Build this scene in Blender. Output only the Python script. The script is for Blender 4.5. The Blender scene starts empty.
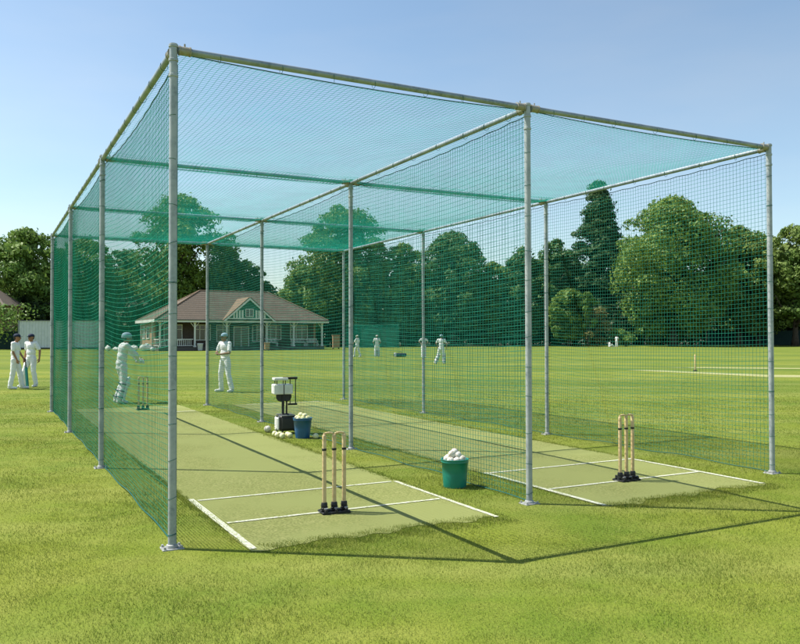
import bpy, math, random
import numpy as np
from mathutils import Matrix, Vector
C = bpy.context.scene
COL = C.collection
PI = math.pi

# ---------------------------------------------------------------- camera, sky, sun, exposure
EYE = 1.6
cam_d = bpy.data.cameras.new('camera'); cam = bpy.data.objects.new('camera', cam_d); COL.objects.link(cam)
cam_d.sensor_width = 36; cam_d.lens = 786.3/800*36; cam_d.clip_end = 4000; cam_d.clip_start = 0.05
cam.matrix_world = Matrix.Translation((0, 0, EYE)) @ Matrix.Rotation(PI/2+0.0185, 4, 'X') @ Matrix.Rotation(-0.0024, 4, 'Z')
C.camera = cam

SUN = Vector((-2.56, 0.385, 3.806)).normalized()          # towards the sun
W = bpy.data.worlds.new('World'); C.world = W; W.use_nodes = True
nt = W.node_tree; bg = nt.nodes['Background']
sky = nt.nodes.new('ShaderNodeTexSky'); sky.sky_type = 'NISHITA'; sky.sun_disc = False
sky.sun_elevation = math.asin(SUN.z); sky.sun_rotation = math.atan2(SUN.x, SUN.y)
sky.air_density = 1.0; sky.dust_density = 0.9; sky.ozone_density = 1.2; sky.altitude = 50
tint = nt.nodes.new('ShaderNodeMix'); tint.data_type = 'RGBA'; tint.blend_type = 'MULTIPLY'; tint.inputs[0].default_value = 1
tint.inputs[7].default_value = (.99, 1.03, .975, 1)
hs = nt.nodes.new('ShaderNodeHueSaturation'); hs.inputs['Saturation'].default_value = .92
nt.links.new(sky.outputs[0], tint.inputs[6]); nt.links.new(tint.outputs[2], hs.inputs['Color']); nt.links.new(hs.outputs[0], bg.inputs[0]); bg.inputs[1].default_value = 0.113
stc = nt.nodes.new('ShaderNodeTexCoord'); smp = nt.nodes.new('ShaderNodeMapping'); smp.inputs['Scale'].default_value = (1.2, 1.2, 4.5)
sno = nt.nodes.new('ShaderNodeTexNoise'); sno.inputs['Scale'].default_value = 2.0; sno.inputs['Detail'].default_value = 5
nt.links.new(stc.outputs['Generated'], smp.inputs[0]); nt.links.new(smp.outputs[0], sno.inputs['Vector'])
srg = nt.nodes.new('ShaderNodeMapRange'); srg.inputs[1].default_value = .35; srg.inputs[2].default_value = .75; srg.inputs[3].default_value = 1.0; srg.inputs[4].default_value = .80
nt.links.new(sno.outputs['Fac'], srg.inputs[0]); nt.links.new(srg.outputs[0], hs.inputs['Saturation'])
sd = bpy.data.lights.new('sun', 'SUN'); sd.energy = 5.0; sd.angle = math.radians(0.16); sd.color = (1.0, 0.945, 0.84)
so = bpy.data.objects.new('sun', sd); COL.objects.link(so)
so.rotation_euler = SUN.to_track_quat('Z', 'Y').to_euler(); so.location = (-30, 5, 40)
C.view_settings.view_transform = 'Standard'; C.view_settings.look = 'None'
C.view_settings.exposure = 0.70; C.view_settings.gamma = 1.0; C.view_settings.use_curve_mapping = False
C.render.engine = 'CYCLES'
C.cycles.max_bounces = 8; C.cycles.transparent_max_bounces = 8

# ---------------------------------------------------------------- materials
def mat(name, col, rough=0.7, metal=0.0, spec=0.3, noise=None, bump=None, trans=0.0, attr=None):
    """noise=(scale, colour2, contrast) ; bump=(scale, strength, distance); attr=(attribute, colour2)"""
    m = bpy.data.materials.new(name); m.use_nodes = True
    n = m.node_tree.nodes; l = m.node_tree.links; b = n['Principled BSDF']
    b.inputs['Base Color'].default_value = (*col, 1); b.inputs['Roughness'].default_value = rough
    b.inputs['Metallic'].default_value = metal; b.inputs['Specular IOR Level'].default_value = spec
    tc = n.new('ShaderNodeTexCoord'); csock = None
    if noise:
        lst = noise if isinstance(noise, list) else [noise]
        prev = None
        for sc, c2, k in lst:
            t = n.new('ShaderNodeTexNoise'); t.inputs['Scale'].default_value = sc; t.inputs['Detail'].default_value = 5
            l.new(tc.outputs['Object'], t.inputs['Vector'])
            r = n.new('ShaderNodeMapRange'); r.inputs[1].default_value = 0.5-k; r.inputs[2].default_value = 0.5+k
            l.new(t.outputs['Fac'], r.inputs[0])
            x = n.new('ShaderNodeMix'); x.data_type = 'RGBA'; l.new(r.outputs[0], x.inputs[0])
            if prev is None: x.inputs[6].default_value = (*col, 1)
            else: l.new(prev, x.inputs[6])
            x.inputs[7].default_value = (*c2, 1); prev = x.outputs[2]
        csock = prev
    if attr:
        a = n.new('ShaderNodeAttribute'); a.attribute_name = attr[0]
        x = n.new('ShaderNodeMix'); x.data_type = 'RGBA'; l.new(a.outputs['Fac'], x.inputs[0])
        if csock is None: x.inputs[6].default_value = (*col, 1)
        else: l.new(csock, x.inputs[6])
        x.inputs[7].default_value = (*attr[1], 1); csock = x.outputs[2]
    if csock is not None: l.new(csock, b.inputs['Base Color'])
    if bump:
        t = n.new('ShaderNodeTexNoise'); t.inputs['Scale'].default_value = bump[0]; t.inputs['Detail'].default_value = 4
        l.new(tc.outputs['Object'], t.inputs['Vector'])
        bp = n.new('ShaderNodeBump'); bp.inputs['Strength'].default_value = bump[1]; bp.inputs['Distance'].default_value = bump[2]
        l.new(t.outputs['Fac'], bp.inputs['Height']); l.new(bp.outputs[0], b.inputs['Normal'])
    if trans > 0:
        tr = n.new('ShaderNodeBsdfTranslucent'); mx = n.new('ShaderNodeMixShader'); mx.inputs[0].default_value = trans
        if csock is not None: l.new(csock, tr.inputs[0])
        else: tr.inputs[0].default_value = (*col, 1)
        l.new(b.outputs[0], mx.inputs[1]); l.new(tr.outputs[0], mx.inputs[2])
        l.new(mx.outputs[0], n['Material Output'].inputs[0])
    return m

M = {}
M['galv'] = mat('galvanised', (.30, .345, .37), .50, .22, .5, noise=[(35, (.21, .245, .27), .12), (5, (.38, .41, .42), .12)], bump=(60, .15, .002))
M['rail'] = mat('galvanised_rail', (.235, .285, .335), .48, .3, .5, noise=[(35, (.17, .21, .25), .12), (5, (.30, .345, .38), .12)], bump=(60, .15, .002))
M['clamp'] = mat('clamp_metal', (.30, .30, .27), .5, .25, noise=(40, (.30, .27, .20), .15))
M['plate'] = mat('plate_metal', (.40, .42, .42), .5, .2, noise=(30, (.27, .27, .25), .15))
M['net'] = mat('lit_net_twine', (.015, .46, .36), .6, 0, .2, noise=(3, (.03, .56, .46), .1), trans=.55)  # same netting as the walls, paler: light from above put into the colour
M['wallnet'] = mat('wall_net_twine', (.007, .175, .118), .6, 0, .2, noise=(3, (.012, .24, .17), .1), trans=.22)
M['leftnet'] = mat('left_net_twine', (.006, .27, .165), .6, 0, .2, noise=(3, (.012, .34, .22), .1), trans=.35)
M['rope'] = mat('net_rope', (.01, .10, .08), .7)
M['turf'] = mat('artificial_turf', (.270, .286, .100), .9, 0, .1, noise=[(1.3, (.310, .318, .128), .16), (9, (.245, .268, .09), .16), (48, (.165, .188, .058), .10), (.7, (.235, .260, .090), .06)], bump=(260, .8, .006))
M['line'] = mat('line_paint', (.60, .61, .52), .8, 0, .2, noise=[(45, (.34, .37, .20), .07), (4, (.50, .52, .40), .1)])
M['wood'] = mat('stump_wood', (.55, .40, .20), .5, 0, .3, noise=(18, (.66, .51, .29), .15))
M['black'] = mat('black_metal', (.02, .022, .025), .45, .2, .4)
M['blackp'] = mat('black_plastic', (.028, .03, .032), .5, 0, .4)
M['whitep'] = mat('white_plastic', (.72, .73, .72), .4, 0, .4, noise=(7, (.60, .61, .58), .15))
M['greyp'] = mat('grey_plastic', (.28, .30, .31), .5)
M['ballw'] = mat('white_leather', (.70, .69, .62), .5, 0, .4, noise=(14, (.55, .52, .43), .15))
M['bally'] = mat('yellow_leather', (.66, .66, .28), .5, 0, .4, noise=(20, (.72, .72, .50), .12))
M['seam'] = mat('ball_seam', (.35, .25, .18), .7)
M['greenb'] = mat('green_bucket_plastic', (.0, .17, .125), .38, 0, .5, noise=(9, (.01, .21, .16), .2))
M['blueb'] = mat('blue_bucket_plastic', (.015, .085, .21), .4, 0, .5, noise=(9, (.02, .11, .25), .2))
M['cloth'] = mat('white_cotton', (.78, .79, .79), .85, 0, .1, noise=(8, (.70, .71, .72), .2), bump=(14, .4, .02))
M['navy'] = mat('navy_cloth', (.014, .025, .055), .8)
M['paleblue'] = mat('pale_blue_cloth', (.26, .38, .46), .8)
M['skin'] = mat('skin', (.30, .15, .085), .5, 0, .35)
M['skin2'] = mat('skin_light', (.52, .31, .21), .5, 0, .35)
M['hair'] = mat('hair', (.02, .014, .01), .6)
M['eye'] = mat('eye_dark', (.02, .015, .015), .3)
M['lip'] = mat('lip', (.32, .11, .09), .5)
M['batgreen'] = mat('bat_cover', (.01, .16, .15), .5)
M['batwood'] = mat('bat_wood', (.58, .44, .26), .5)
M['roof'] = mat('roof_tiles', (.160, .108, .074), .85, 0, .2, noise=[(.5, (.115, .088, .062), .10), (12, (.200, .145, .098), .15)])
M['roofg'] = mat('brown_roof_tiles', (.13, .105, .085), .85, 0, .2, noise=[(1.5, (.10, .09, .075), .15), (12, (.16, .135, .11), .15)])
M['wallp'] = mat('painted_wall', (.34, .32, .27), .8, noise=(3, (.28, .27, .23), .2))
M['walld'] = mat('dark_boards', (.06, .045, .04), .8, noise=(6, (.09, .07, .055), .2))
M['brick'] = mat('tan_brick', (.40, .27, .17), .85, noise=(6, (.30, .19, .12), .2))
M['whitew'] = mat('white_paint', (.74, .75, .71), .6, noise=(5, (.62, .64, .60), .2))
M['timbergreen'] = mat('green_paint', (.03, .14, .10), .6)
M['glass'] = mat('window_glass', (.03, .045, .05), .12, 0, .8)
M['stone'] = mat('pavilion_base_stone', (.10, .09, .08), .85)
M['screen'] = mat('screen_sheet', (.60, .63, .64), .6, 0, .3, noise=(2, (.50, .54, .56), .2))
M['tan'] = mat('tan_wood', (.42, .29, .17), .8, noise=(4, (.33, .22, .12), .2))
M['bark'] = mat('bark', (.09, .07, .05), .9, noise=(3, (.05, .04, .03), .2), bump=(6, .5, .05))
M['darkhedge'] = mat('dark_fence', (.012, .035, .032), .9)
M['pitchw'] = mat('rolled_pitch', (.34, .33, .17), .9, 0, .1, noise=(.6, (.27, .29, .11), .15))
def leafmat(name, c, c2, c3=None):
    return mat(name, c, .55, 0, .25, noise=[(.22, c2, .09), (1.3, c3 or (c2[0]*.7, c2[1]*.75, c2[2]*.7), .12)], trans=.3)
M['oak'] = leafmat('oak_leaves', (0.106, 0.202, 0.040), (0.185, 0.274, 0.050))
M['oakl'] = leafmat('light_leaves', (0.115, 0.225, 0.050), (0.205, 0.310, 0.066))
M['dark'] = leafmat('dark_leaves', (0.067, 0.146, 0.050), (0.106, 0.196, 0.054))
M['conifer'] = leafmat('conifer_needles', (0.054, 0.118, 0.054), (0.084, 0.157, 0.058))
M['autumn'] = leafmat('olive_leaves', (0.115, 0.215, 0.050), (0.205, 0.280, 0.068))
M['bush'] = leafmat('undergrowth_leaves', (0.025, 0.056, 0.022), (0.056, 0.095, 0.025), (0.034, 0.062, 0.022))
M['goldbush'] = leafmat('golden_leaves', (0.213, 0.224, 0.056), (0.291, 0.224, 0.101))

# lawn: short mown grass with faint bands, worn and lush patches
def lawn_material():
    m = bpy.data.materials.new('lawn'); m.use_nodes = True
    n = m.node_tree.nodes; l = m.node_tree.links; b = n['Principled BSDF']
    b.inputs['Roughness'].default_value = .9; b.inputs['Specular IOR Level'].default_value = .08
    tc = n.new('ShaderNodeTexCoord')
    def noise(sc, det=4, stretch=None):
        t = n.new('ShaderNodeTexNoise'); t.inputs['Scale'].default_value = sc; t.inputs['Detail'].default_value = det
        if stretch:
            mp = n.new('ShaderNodeMapping'); mp.inputs['Scale'].default_value = stretch; mp.inputs['Rotation'].default_value = (0, 0, .1)
            l.new(tc.outputs['Object'], mp.inputs[0]); l.new(mp.outputs[0], t.inputs['Vector'])
        else: l.new(tc.outputs['Object'], t.inputs['Vector'])
        return t.outputs['Fac']
    def rng(s, a, c): 
        r = n.new('ShaderNodeMapRange'); r.inputs[1].default_value = a; r.inputs[2].default_value = c; l.new(s, r.inputs[0]); return r.outputs[0]
    def mix(f, a, c, fac=1.0):
        x = n.new('ShaderNodeMix'); x.data_type = 'RGBA'
        if fac != 1.0:
            mm = n.new('ShaderNodeMath'); mm.operation = 'MULTIPLY'; l.new(f, mm.inputs[0]); mm.inputs[1].default_value = fac; f = mm.outputs[0]
        l.new(f, x.inputs[0])
        for s, v in ((6, a), (7, c)):
            if isinstance(v, tuple): x.inputs[s].default_value = (*v, 1)
            else: l.new(v, x.inputs[s])
        return x.outputs[2]
    c = mix(rng(noise(.45), .38, .62), LAWN_A, LAWN_B)
    c = mix(rng(noise(2.2), .42, .68), c, LAWN_C, .55)
    # mowing bands: wide ones lying across the field
    sp = n.new('ShaderNodeSeparateXYZ'); l.new(tc.outputs['Object'], sp.inputs[0])
    def math2(op, a, bb):
        mm = n.new('ShaderNodeMath'); mm.operation = op
        for i, v in enumerate((a, bb)):
            if isinstance(v, (int, float)): mm.inputs[i].default_value = v
            else: l.new(v, mm.inputs[i])
        return mm.outputs[0]
    q = math2('ADD', sp.outputs[1], math2('MULTIPLY', sp.outputs[0], .09))
    q = math2('ADD', q, math2('MULTIPLY', noise(.035, 2), 7.0))
    s1 = math2('SINE', math2('MULTIPLY', q, .47), 0.)
    s2 = math2('SINE', math2('MULTIPLY', q, 1.23), 0.)
    band = math2('ADD', math2('MULTIPLY', s1, .7), math2('MULTIPLY', s2, .35))
    band = rng(band, -.35, .35)
    far = rng(sp.outputs[1], 12., 26.)
    band = math2('MULTIPLY', band, far)
    c = mix(band, c, LAWN_D, .75)
    c = mix(rng(noise(60, 3), .35, .7), c, LAWN_E, .5)
    c = mix(rng(noise(.5, 5, (.25, 2.5, 1)), .45, .75), c, LAWN_F, .5)
    l.new(c, b.inputs['Base Color'])
    bp = n.new('ShaderNodeBump'); bp.inputs['Strength'].default_value = .55; bp.inputs['Distance'].default_value = .02
    l.new(noise(45, 5), bp.inputs['Height']); l.new(bp.outputs[0], b.inputs['Normal'])
    return m
LAWN_A = (.116, .172, .020); LAWN_B = (.180, .212, .027); LAWN_C = (.230, .242, .050)
LAWN_D = (.098, .148, .023); LAWN_E = (.070, .112, .017); LAWN_F = (.250, .258, .075)
M['lawn'] = lawn_material()
M['blade'] = mat('grass_blade', (.078, .152, .010), .55, 0, .25, noise=[(.45, (.205, .240, .028), .07), (1.1, (.138, .190, .018), .06), (2.6, (.106, .175, .012), .12)], trans=.3, attr=('tone', (.44, .42, .12)))

# ---------------------------------------------------------------- mesh helpers
def V(*a): return Vector(a)
class MB:
    def __init__(s): s.v = []; s.f = []
    def add(s, vs, fs, mtx=None):
        o = len(s.v)
        s.v += [tuple(mtx @ Vector(p)) if mtx is not None else tuple(p) for p in vs]
        s.f += [tuple(i+o for i in f) for f in fs]; return s
    def box(s, x0, x1, y0, y1, z0, z1, bev=0.0, mtx=None):
        if bev <= 0:
            vs = [(x, y, z) for x in (x0, x1) for y in (y0, y1) for z in (z0, z1)]
            fs = [(0, 1, 3, 2), (4, 6, 7, 5), (0, 4, 5, 1), (2, 3, 7, 6), (0, 2, 6, 4), (1, 5, 7, 3)]
            return s.add(vs, fs, mtx)
        b = bev
        def ring(z, k):
            return [(x0+k+b, y0+k, z), (x1-k-b, y0+k, z), (x1-k, y0+k+b, z), (x1-k, y1-k-b, z), (x1-k-b, y1-k, z), (x0+k+b, y1-k, z), (x0+k, y1-k-b, z), (x0+k, y0+k+b, z)]
        vs = ring(z0, b*.6)+ring(z0+b, 0)+ring(z1-b, 0)+ring(z1, b*.6)
        fs = [tuple(reversed(range(8))), tuple(range(24, 32))]
        for r in range(3):
            for i in range(8):
                a, c = r*8+i, r*8+(i+1) % 8
                fs.append((a, c, c+8, a+8))
        return s.add(vs, fs, mtx)
    def tube(s, p, q, r0, r1=None, n=12, cap=True, mtx=None):
        p = Vector(p); q = Vector(q); r1 = r0 if r1 is None else r1
        t = (q-p).normalized(); a = t.orthogonal().normalized(); b = t.cross(a)
        vs = []
        for c, r in ((p, r0), (q, r1)):
            for i in range(n):
                w = 2*PI*i/n; vs.append(c+a*(r*math.cos(w))+b*(r*math.sin(w)))
        fs = [(i, (i+1) % n, n+(i+1) % n, n+i) for i in range(n)]
        if cap: fs += [tuple(reversed(range(n))), tuple(range(n, 2*n))]
        return s.add(vs, fs, mtx)
    def path(s, pts, r, n=8, closed=False, mtx=None):
        pts = [Vector(p) for p in pts]; m = len(pts); vs = []
        rr = r if isinstance(r, (list, tuple)) else [r]*m
        a = None
        for k, p in enumerate(pts):
            if closed: t = pts[(k+1) % m]-pts[k-1]
            else: t = pts[min(k+1, m-1)]-pts[max(k-1, 0)]
            t.normalize()
            a = t.orthogonal().normalized() if a is None else (a-t*a.dot(t)).normalized()
            b = t.cross(a)
            for i in range(n):
                w = 2*PI*i/n; vs.append(p+a*(rr[k]*math.cos(w))+b*(rr[k]*math.sin(w)))
        fs = []
        for k in range(m if closed else m-1):
            for i in range(n):
                j = (i+1) % n; k2 = (k+1) % m
                fs.append((k*n+i, k*n+j, k2*n+j, k2*n+i))
        if not closed: fs += [tuple(reversed(range(n))), tuple(range((m-1)*n, m*n))]
        return s.add(vs, fs, mtx)
    def lathe(s, prof, n=24, mtx=None):
        vs = []; fs = []
        for r, z in prof:
            for i in range(n):
                w = 2*PI*i/n; vs.append((r*math.cos(w), r*math.sin(w), z))
        for k in range(len(prof)-1):
            for i in range(n):
                j = (i+1) % n; fs.append((k*n+i, k*n+j, (k+1)*n+j, (k+1)*n+i))
        fs.append(tuple(reversed(range(n)))); fs.append(tuple(range((len(prof)-1)*n, len(prof)*n)))
        return s.add(vs, fs, mtx)
    def ball(s, c, r, n=12, m=8, mtx=None):
        if not isinstance(r, (tuple, list)): r = (r, r, r)
        vs = [(c[0], c[1], c[2]-r[2])]; fs = []
        for k in range(1, m):
            ph = -PI/2+PI*k/m
            for i in range(n):
                w = 2*PI*i/n
                vs.append((c[0]+r[0]*math.cos(ph)*math.cos(w), c[1]+r[1]*math.cos(ph)*math.sin(w), c[2]+r[2]*math.sin(ph)))
        vs.append((c[0], c[1], c[2]+r[2])); L = len(vs)-1
        for i in range(n):
            j = (i+1) % n; fs.append((0, 1+j, 1+i)); fs.append((L, L-n+i, L-n+j))
        for k in range(m-2):
            for i in range(n):
                j = (i+1) % n; a = 1+k*n; fs.append((a+i, a+j, a+n+j, a+n+i))
        return s.add(vs, fs, mtx)
    def cap(s, p, q, r0, r1=None, n=12):
        r1 = r0 if r1 is None else r1
        s.tube(p, q, r0, r1, n); s.ball(p, r0*1.0, n, 8); s.ball(q, r1*1.0, n, 8); return s
    def prism(s, pts, y0, y1, mtx=None):            # polygon in xz, extruded in y
        n = len(pts); vs = [(x, y0, z) for x, z in pts]+[(x, y1, z) for x, z in pts]
        fs = [tuple(range(n)), tuple(reversed(range(n, 2*n)))]+[((i+1) % n, i, n+i, n+(i+1) % n) for i in range(n)]
        return s.add(vs, fs, mtx)
    def build(s, name, m, parent=None, smooth=False, loc=None):
        me = bpy.data.meshes.new(name); me.from_pydata([tuple(p) for p in s.v], [], s.f)
        me.materials.append(m)
        if smooth: me.polygons.foreach_set('use_smooth', [True]*len(me.polygons))
        me.update()
        o = bpy.data.objects.new(name, me); COL.objects.link(o)
        if parent: o.parent = parent
        if loc: o.location = loc
        return o
def npmesh(name, verts, quads, m, parent=None, smooth=False, k=4):
    me = bpy.data.meshes.new(name); nv = len(verts); nf = len(quads)
    me.vertices.add(nv); me.vertices.foreach_set('co', np.ascontiguousarray(verts, dtype=np.float32).ravel())
    me.loops.add(nf*k); me.loops.foreach_set('vertex_index', np.ascontiguousarray(quads, dtype=np.int32).ravel())
    me.polygons.add(nf); me.polygons.foreach_set('loop_start', np.arange(0, nf*k, k, dtype=np.int32))
    me.polygons.foreach_set('loop_total', np.full(nf, k, dtype=np.int32))
    if smooth: me.polygons.foreach_set('use_smooth', np.ones(nf, dtype=bool))
    me.materials.append(m); me.update(calc_edges=True)
    o = bpy.data.objects.new(name, me); COL.objects.link(o)
    if parent: o.parent = parent
    return o
def empty(name, loc=(0, 0, 0), rz=0.0):
    o = bpy.data.objects.new(name, None); COL.objects.link(o); o.location = loc; o.rotation_euler = (0, 0, rz); o.empty_display_size = .2
    return o
def tag(o, label=None, cat=None, group=None, kind=None):
    if label: o['label'] = label
    if cat: o['category'] = cat
    if group: o['group'] = group
    if kind: o['kind'] = kind
    return o
def kids(o): return [c for c in list(bpy.data.objects) if c.parent == o]
def copy_tree(o, parent=None):
    c = o.copy(); COL.objects.link(c); c.parent = parent
    for ch in kids(o): copy_tree(ch, c)
    return c

# ---------------------------------------------------------------- ground
def ground():
    vs = []; fs = []
    m = MB(); xs = [-1500, -300, -120, -60, -30, -15, 0, 15, 30, 60, 120, 300, 1500]; ys = [-300, -60, -20, 0, 10, 20, 40, 70, 100, 135, 200, 400, 2500]
    for y in ys:
        for x in xs: vs.append((x, y, 0))
    n = len(xs)
    for j in range(len(ys)-1):
        for i in range(n-1): fs.append((j*n+i, j*n+i+1, (j+1)*n+i+1, (j+1)*n+i))
    m.add(vs, fs); tag(m.build('ground', M['lawn']), kind='structure')
ground()

# cage frame of reference: s across the lanes, t along them
CA = 0.4849
O = Vector((-1.7307, 5.9852, 0)); U = Vector((math.cos(CA), math.sin(CA), 0)); VV = Vector((-math.sin(CA), math.cos(CA), 0))
CAGE = Matrix.Translation(O) @ Matrix.Rotation(CA, 4, 'Z')
def cw(s, t, z=0): return O+U*s+VV*t+Vector((0, 0, z))
S = [0, 3.349, 6.846]; T = [0, 4.146, 8.231, 12.369]; H = 3.80

# artificial strips and their painted lines
def strip(s0, s1, t0, t1):
    n = 60; vs = []; fs = []; r = random.Random(int(s0*10))
    for j in range(n+1):
        t = t0+(t1-t0)*j/n
        m = 40
        for i in range(m+1):
            ss = s0+(s1-s0)*i/m+(r.uniform(-.012, .012) if i in (0, m) else 0)
            e_ = (.045*math.sin(ss*7.1)+.03*math.sin(ss*17+1)+r.uniform(-.018, .018)+.05*min(1, max(0, (ss-s0-.3)/1.2))) if j == 0 else 0
            vs.append((ss, t+e_, .005))
            if j and i: q_ = j*(m+1)+i; fs.append((q_-m-2, q_-m-1, q_, q_-1))
    o = MB().add(vs, fs).build('pitch_strip', M['turf']); tag(o, kind='structure')
    o.matrix_world = CAGE
    return o
def lines(o, s0, s1, tn, segs):
    for (a, b, c, d) in segs:                         # s0,s1,t0,t1 of a painted line
        r = random.Random(int(a*100+c*10)); n = 30; vs = []; fs = []
        for j in range(n+1):
            q = j/n; w = .0025
            if abs(b-a) > abs(d-c): x = a+(b-a)*q; vs += [(x, c+r.uniform(-w, w), .010), (x, d+r.uniform(-w, w), .010)]
            else: y = c+(d-c)*q; vs += [(b+r.uniform(-w, w), y, .010), (a+r.uniform(-w, w), y, .010)]
            if j: fs.append((2*j, 2*j-2, 2*j-1, 2*j+1) if abs(b-a) <= abs(d-c) else (2*j-2, 2*j, 2*j+1, 2*j-1))
        # make the normals face up
        MBo = MB().add(vs, [tuple(reversed(f)) for f in fs])
        MBo.build('painted_line', M['line'], o)
s1_ = strip(.50, 2.79, -.36, 12.7)
lines(s1_, 0, 0, 0, [(.505, .560, -.33, 1.72), (2.72, 2.765, -.33, 1.62), (.58, 2.695, 1.60, 1.645), (.58, 2.695, .555, .60), (2.2, 2.76, 11.0, 11.05)])
s2_ = strip(3.88, 6.22, -.45, 12.15)
lines(s2_, 0, 0, 0, [(3.88, 3.94, -.42, 1.60), (6.14, 6.20, -.40, 1.60), (3.945, 6.135, 1.53, 1.575), (3.945, 6.135, .43, .475), (4.2, 6.1, 12.0, 12.05)])
# the match pitch out in the middle
m_ = MB(); P_ = [(9.0, 36.5), (15.2, 28.6), (40, 28.0), (40, 30.0), (16, 30.6)]
def slab(pts, name, m, z=.006):
    b = MB(); b.add([(x, y, z) for x, y in pts], [tuple(range(len(pts)))]); o = b.build(name, m); tag(o, kind='structure'); return o
slab([(10.6, 37.0), (14.2, 30.4), (34, 26.5), (34, 28.5), (15.0, 32.0), (12.2, 36.8)], 'match_pitch', M['pitchw'])
slab([(13.5, 39.5), (33, 33.2), (34, 34.4), (15.5, 40.2)], 'match_pitch', M['pitchw'])

# ---------------------------------------------------------------- grass blades standing near the camera
def grass():
    rng = np.random.default_rng(4)
    pts = []; 
    for (y0, y1, dens, hh, ww) in ((3.6, 6.2, 13500, .019, .0030), (6.2, 9, 7000, .020, .0038), (9, 13, 3200, .021, .0054), (13, 20, 1500, .021, .008), (20, 36, 560, .021, .010)):
        area = (y1-y0)*((y0+y1)/2)*1.14; n = int(area*dens); fade = (y0 >= 20)
        y = rng.uniform(y0, y1, int(n*1.2)); x = rng.uniform(-.57, .57, len(y))*y1
        k = np.abs(x) < .57*y; x = x[k]; y = y[k]
        # tufted: keep more where a coarse pattern is high
        if fade: k = rng.random(len(y)) < ((36-y)/16)**1.3; x = x[k]; y = y[k]
        f = np.sin(x*7.3+np.sin(y*5.1)*1.7)*np.sin(y*6.7+np.sin(x*4.3)*1.9)
        k = rng.uniform(0, 1, len(x)) < .68+.3*f; x = x[k]; y = y[k]
        sx = (x-O.x)*U.x+(y-O.y)*U.y; tx = (x-O.x)*VV.x+(y-O.y)*VV.y
        e = .03*np.sin(tx*9)+.02*np.sin(tx*23+1)
        ins = ((sx > .50+.02+e*.6) & (sx < 2.79-.03+e) & (tx > -.30+.05*np.sin(sx*7)+.05*np.sin(sx*17+2)+.09*np.clip((sx-.9)/1.5, 0, 1)) & (tx < 12.7)) | ((sx > 3.9+e) & (sx < 6.20+e) & (tx > -.36+.05*np.sin(sx*6)+.04*np.sin(sx*19)+.07*np.clip((sx-4.3)/1.5, 0, 1)) & (tx < 12.1))
        k = ~ins; x = x[k]; y = y[k]
        patch = .75+.35*np.sin(x*1.9+y*.8)*np.sin(y*1.7-x*.6)
        pts.append(np.stack([x, y, hh*rng.uniform(.5, 1.35, len(x))*patch, ww*rng.uniform(.7, 1.3, len(x))], 1))
    for (sa, sb, ta, tb, nn) in ((.6, 2.85, -.60, -.18, 8000), (3.95, 6.25, -.70, -.30, 8000), (2.70, 2.86, -.3, 8, 5500), (3.80, 3.96, -.3, 8, 5500), (.42, .54, -.3, 5, 4500), (6.14, 6.30, -.3, 8, 5500)):
        ss = rng.uniform(sa, sb, nn); tt = ta+(tb-ta)*rng.beta(2, 2, nn)
        if sb-sa < .3: ss = (sa+sb)/2+(ss-(sa+sb)/2)*(.5+.5*np.sin(tt*11)**2)
        kk = np.sin(ss*9+tt*3)*np.sin(ss*23+tt*17)+rng.uniform(-.6, .9, nn) > -.25; ss = ss[kk]; tt = tt[kk]
        w_ = np.array([O.x, O.y])+ss[:, None]*np.array([U.x, U.y])+tt[:, None]*np.array([VV.x, VV.y])
        pts.append(np.column_stack([w_, .023*rng.uniform(.5, 1.4, len(ss)), .0045*rng.uniform(.7, 1.3, len(ss))]))
    P = np.concatenate(pts); n = len(P)
    a = rng.uniform(0, 2*PI, n); lean = rng.uniform(.1, 1.0, n)*P[:, 2]; la = rng.uniform(0, 2*PI, n)
    dx = np.cos(a)*P[:, 3]*.5; dy = np.sin(a)*P[:, 3]*.5
    v = np.zeros((n, 3, 3))
    v[:, 0] = np.stack([P[:, 0]-dx, P[:, 1]-dy, np.full(n, -.002)], 1)
    v[:, 1] = np.stack([P[:, 0]+dx, P[:, 1]+dy, np.full(n, -.002)], 1)
    v[:, 2] = np.stack([P[:, 0]+np.cos(la)*lean, P[:, 1]+np.sin(la)*lean, P[:, 2]], 1)
    o = npmesh('grass', v.reshape(-1, 3), np.arange(n*3).reshape(-1, 3), M['blade'], k=3)
    at = o.data.attributes.new('tone', 'FLOAT', 'POINT')
    at.data.foreach_set('value', np.repeat(np.clip(rng.normal(.18, .30, n), 0, 1), 3).astype(np.float32))
    tag(o, 'short mown grass blades growing around the cage and strips', 'grass', kind='stuff')
grass()

# ---------------------------------------------------------------- the practice cage
def net_tubes(P, r, N, skip_i=False, skip_j=False):
    """P[ni,nj,3] node positions; tubes of 3 sides along both directions"""
    vs = []; fs = []; off = 0
    def strand(Q):                                   # Q [k, m, 3] : k strands of m nodes
        nonlocal off
        k, m, _ = Q.shape
        Tn = np.gradient(Q, axis=1); Tn /= np.linalg.norm(Tn, axis=2, keepdims=True)+1e-9
        B = np.cross(Tn, N); B /= np.linalg.norm(B, axis=2, keepdims=True)+1e-9
        N2 = np.cross(B, Tn)
        R = np.stack([Q+r*(math.cos(w)*N2+math.sin(w)*B) for w in (0, 2*PI/3, 4*PI/3)], 2)   # k,m,3,3
        vs.append(R.reshape(-1, 3))
        base = off+np.arange(k*m*3).reshape(k, m, 3)
        for c in range(3):
            d = (c+1) % 3
            fs.append(np.stack([base[:, :-1, c], base[:, :-1, d], base[:, 1:, d], base[:, 1:, c]], -1).reshape(-1, 4))
        off += k*m*3
    strand(P); strand(np.transpose(P, (1, 0, 2)))
    return np.concatenate(vs), np.concatenate(fs)
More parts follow.
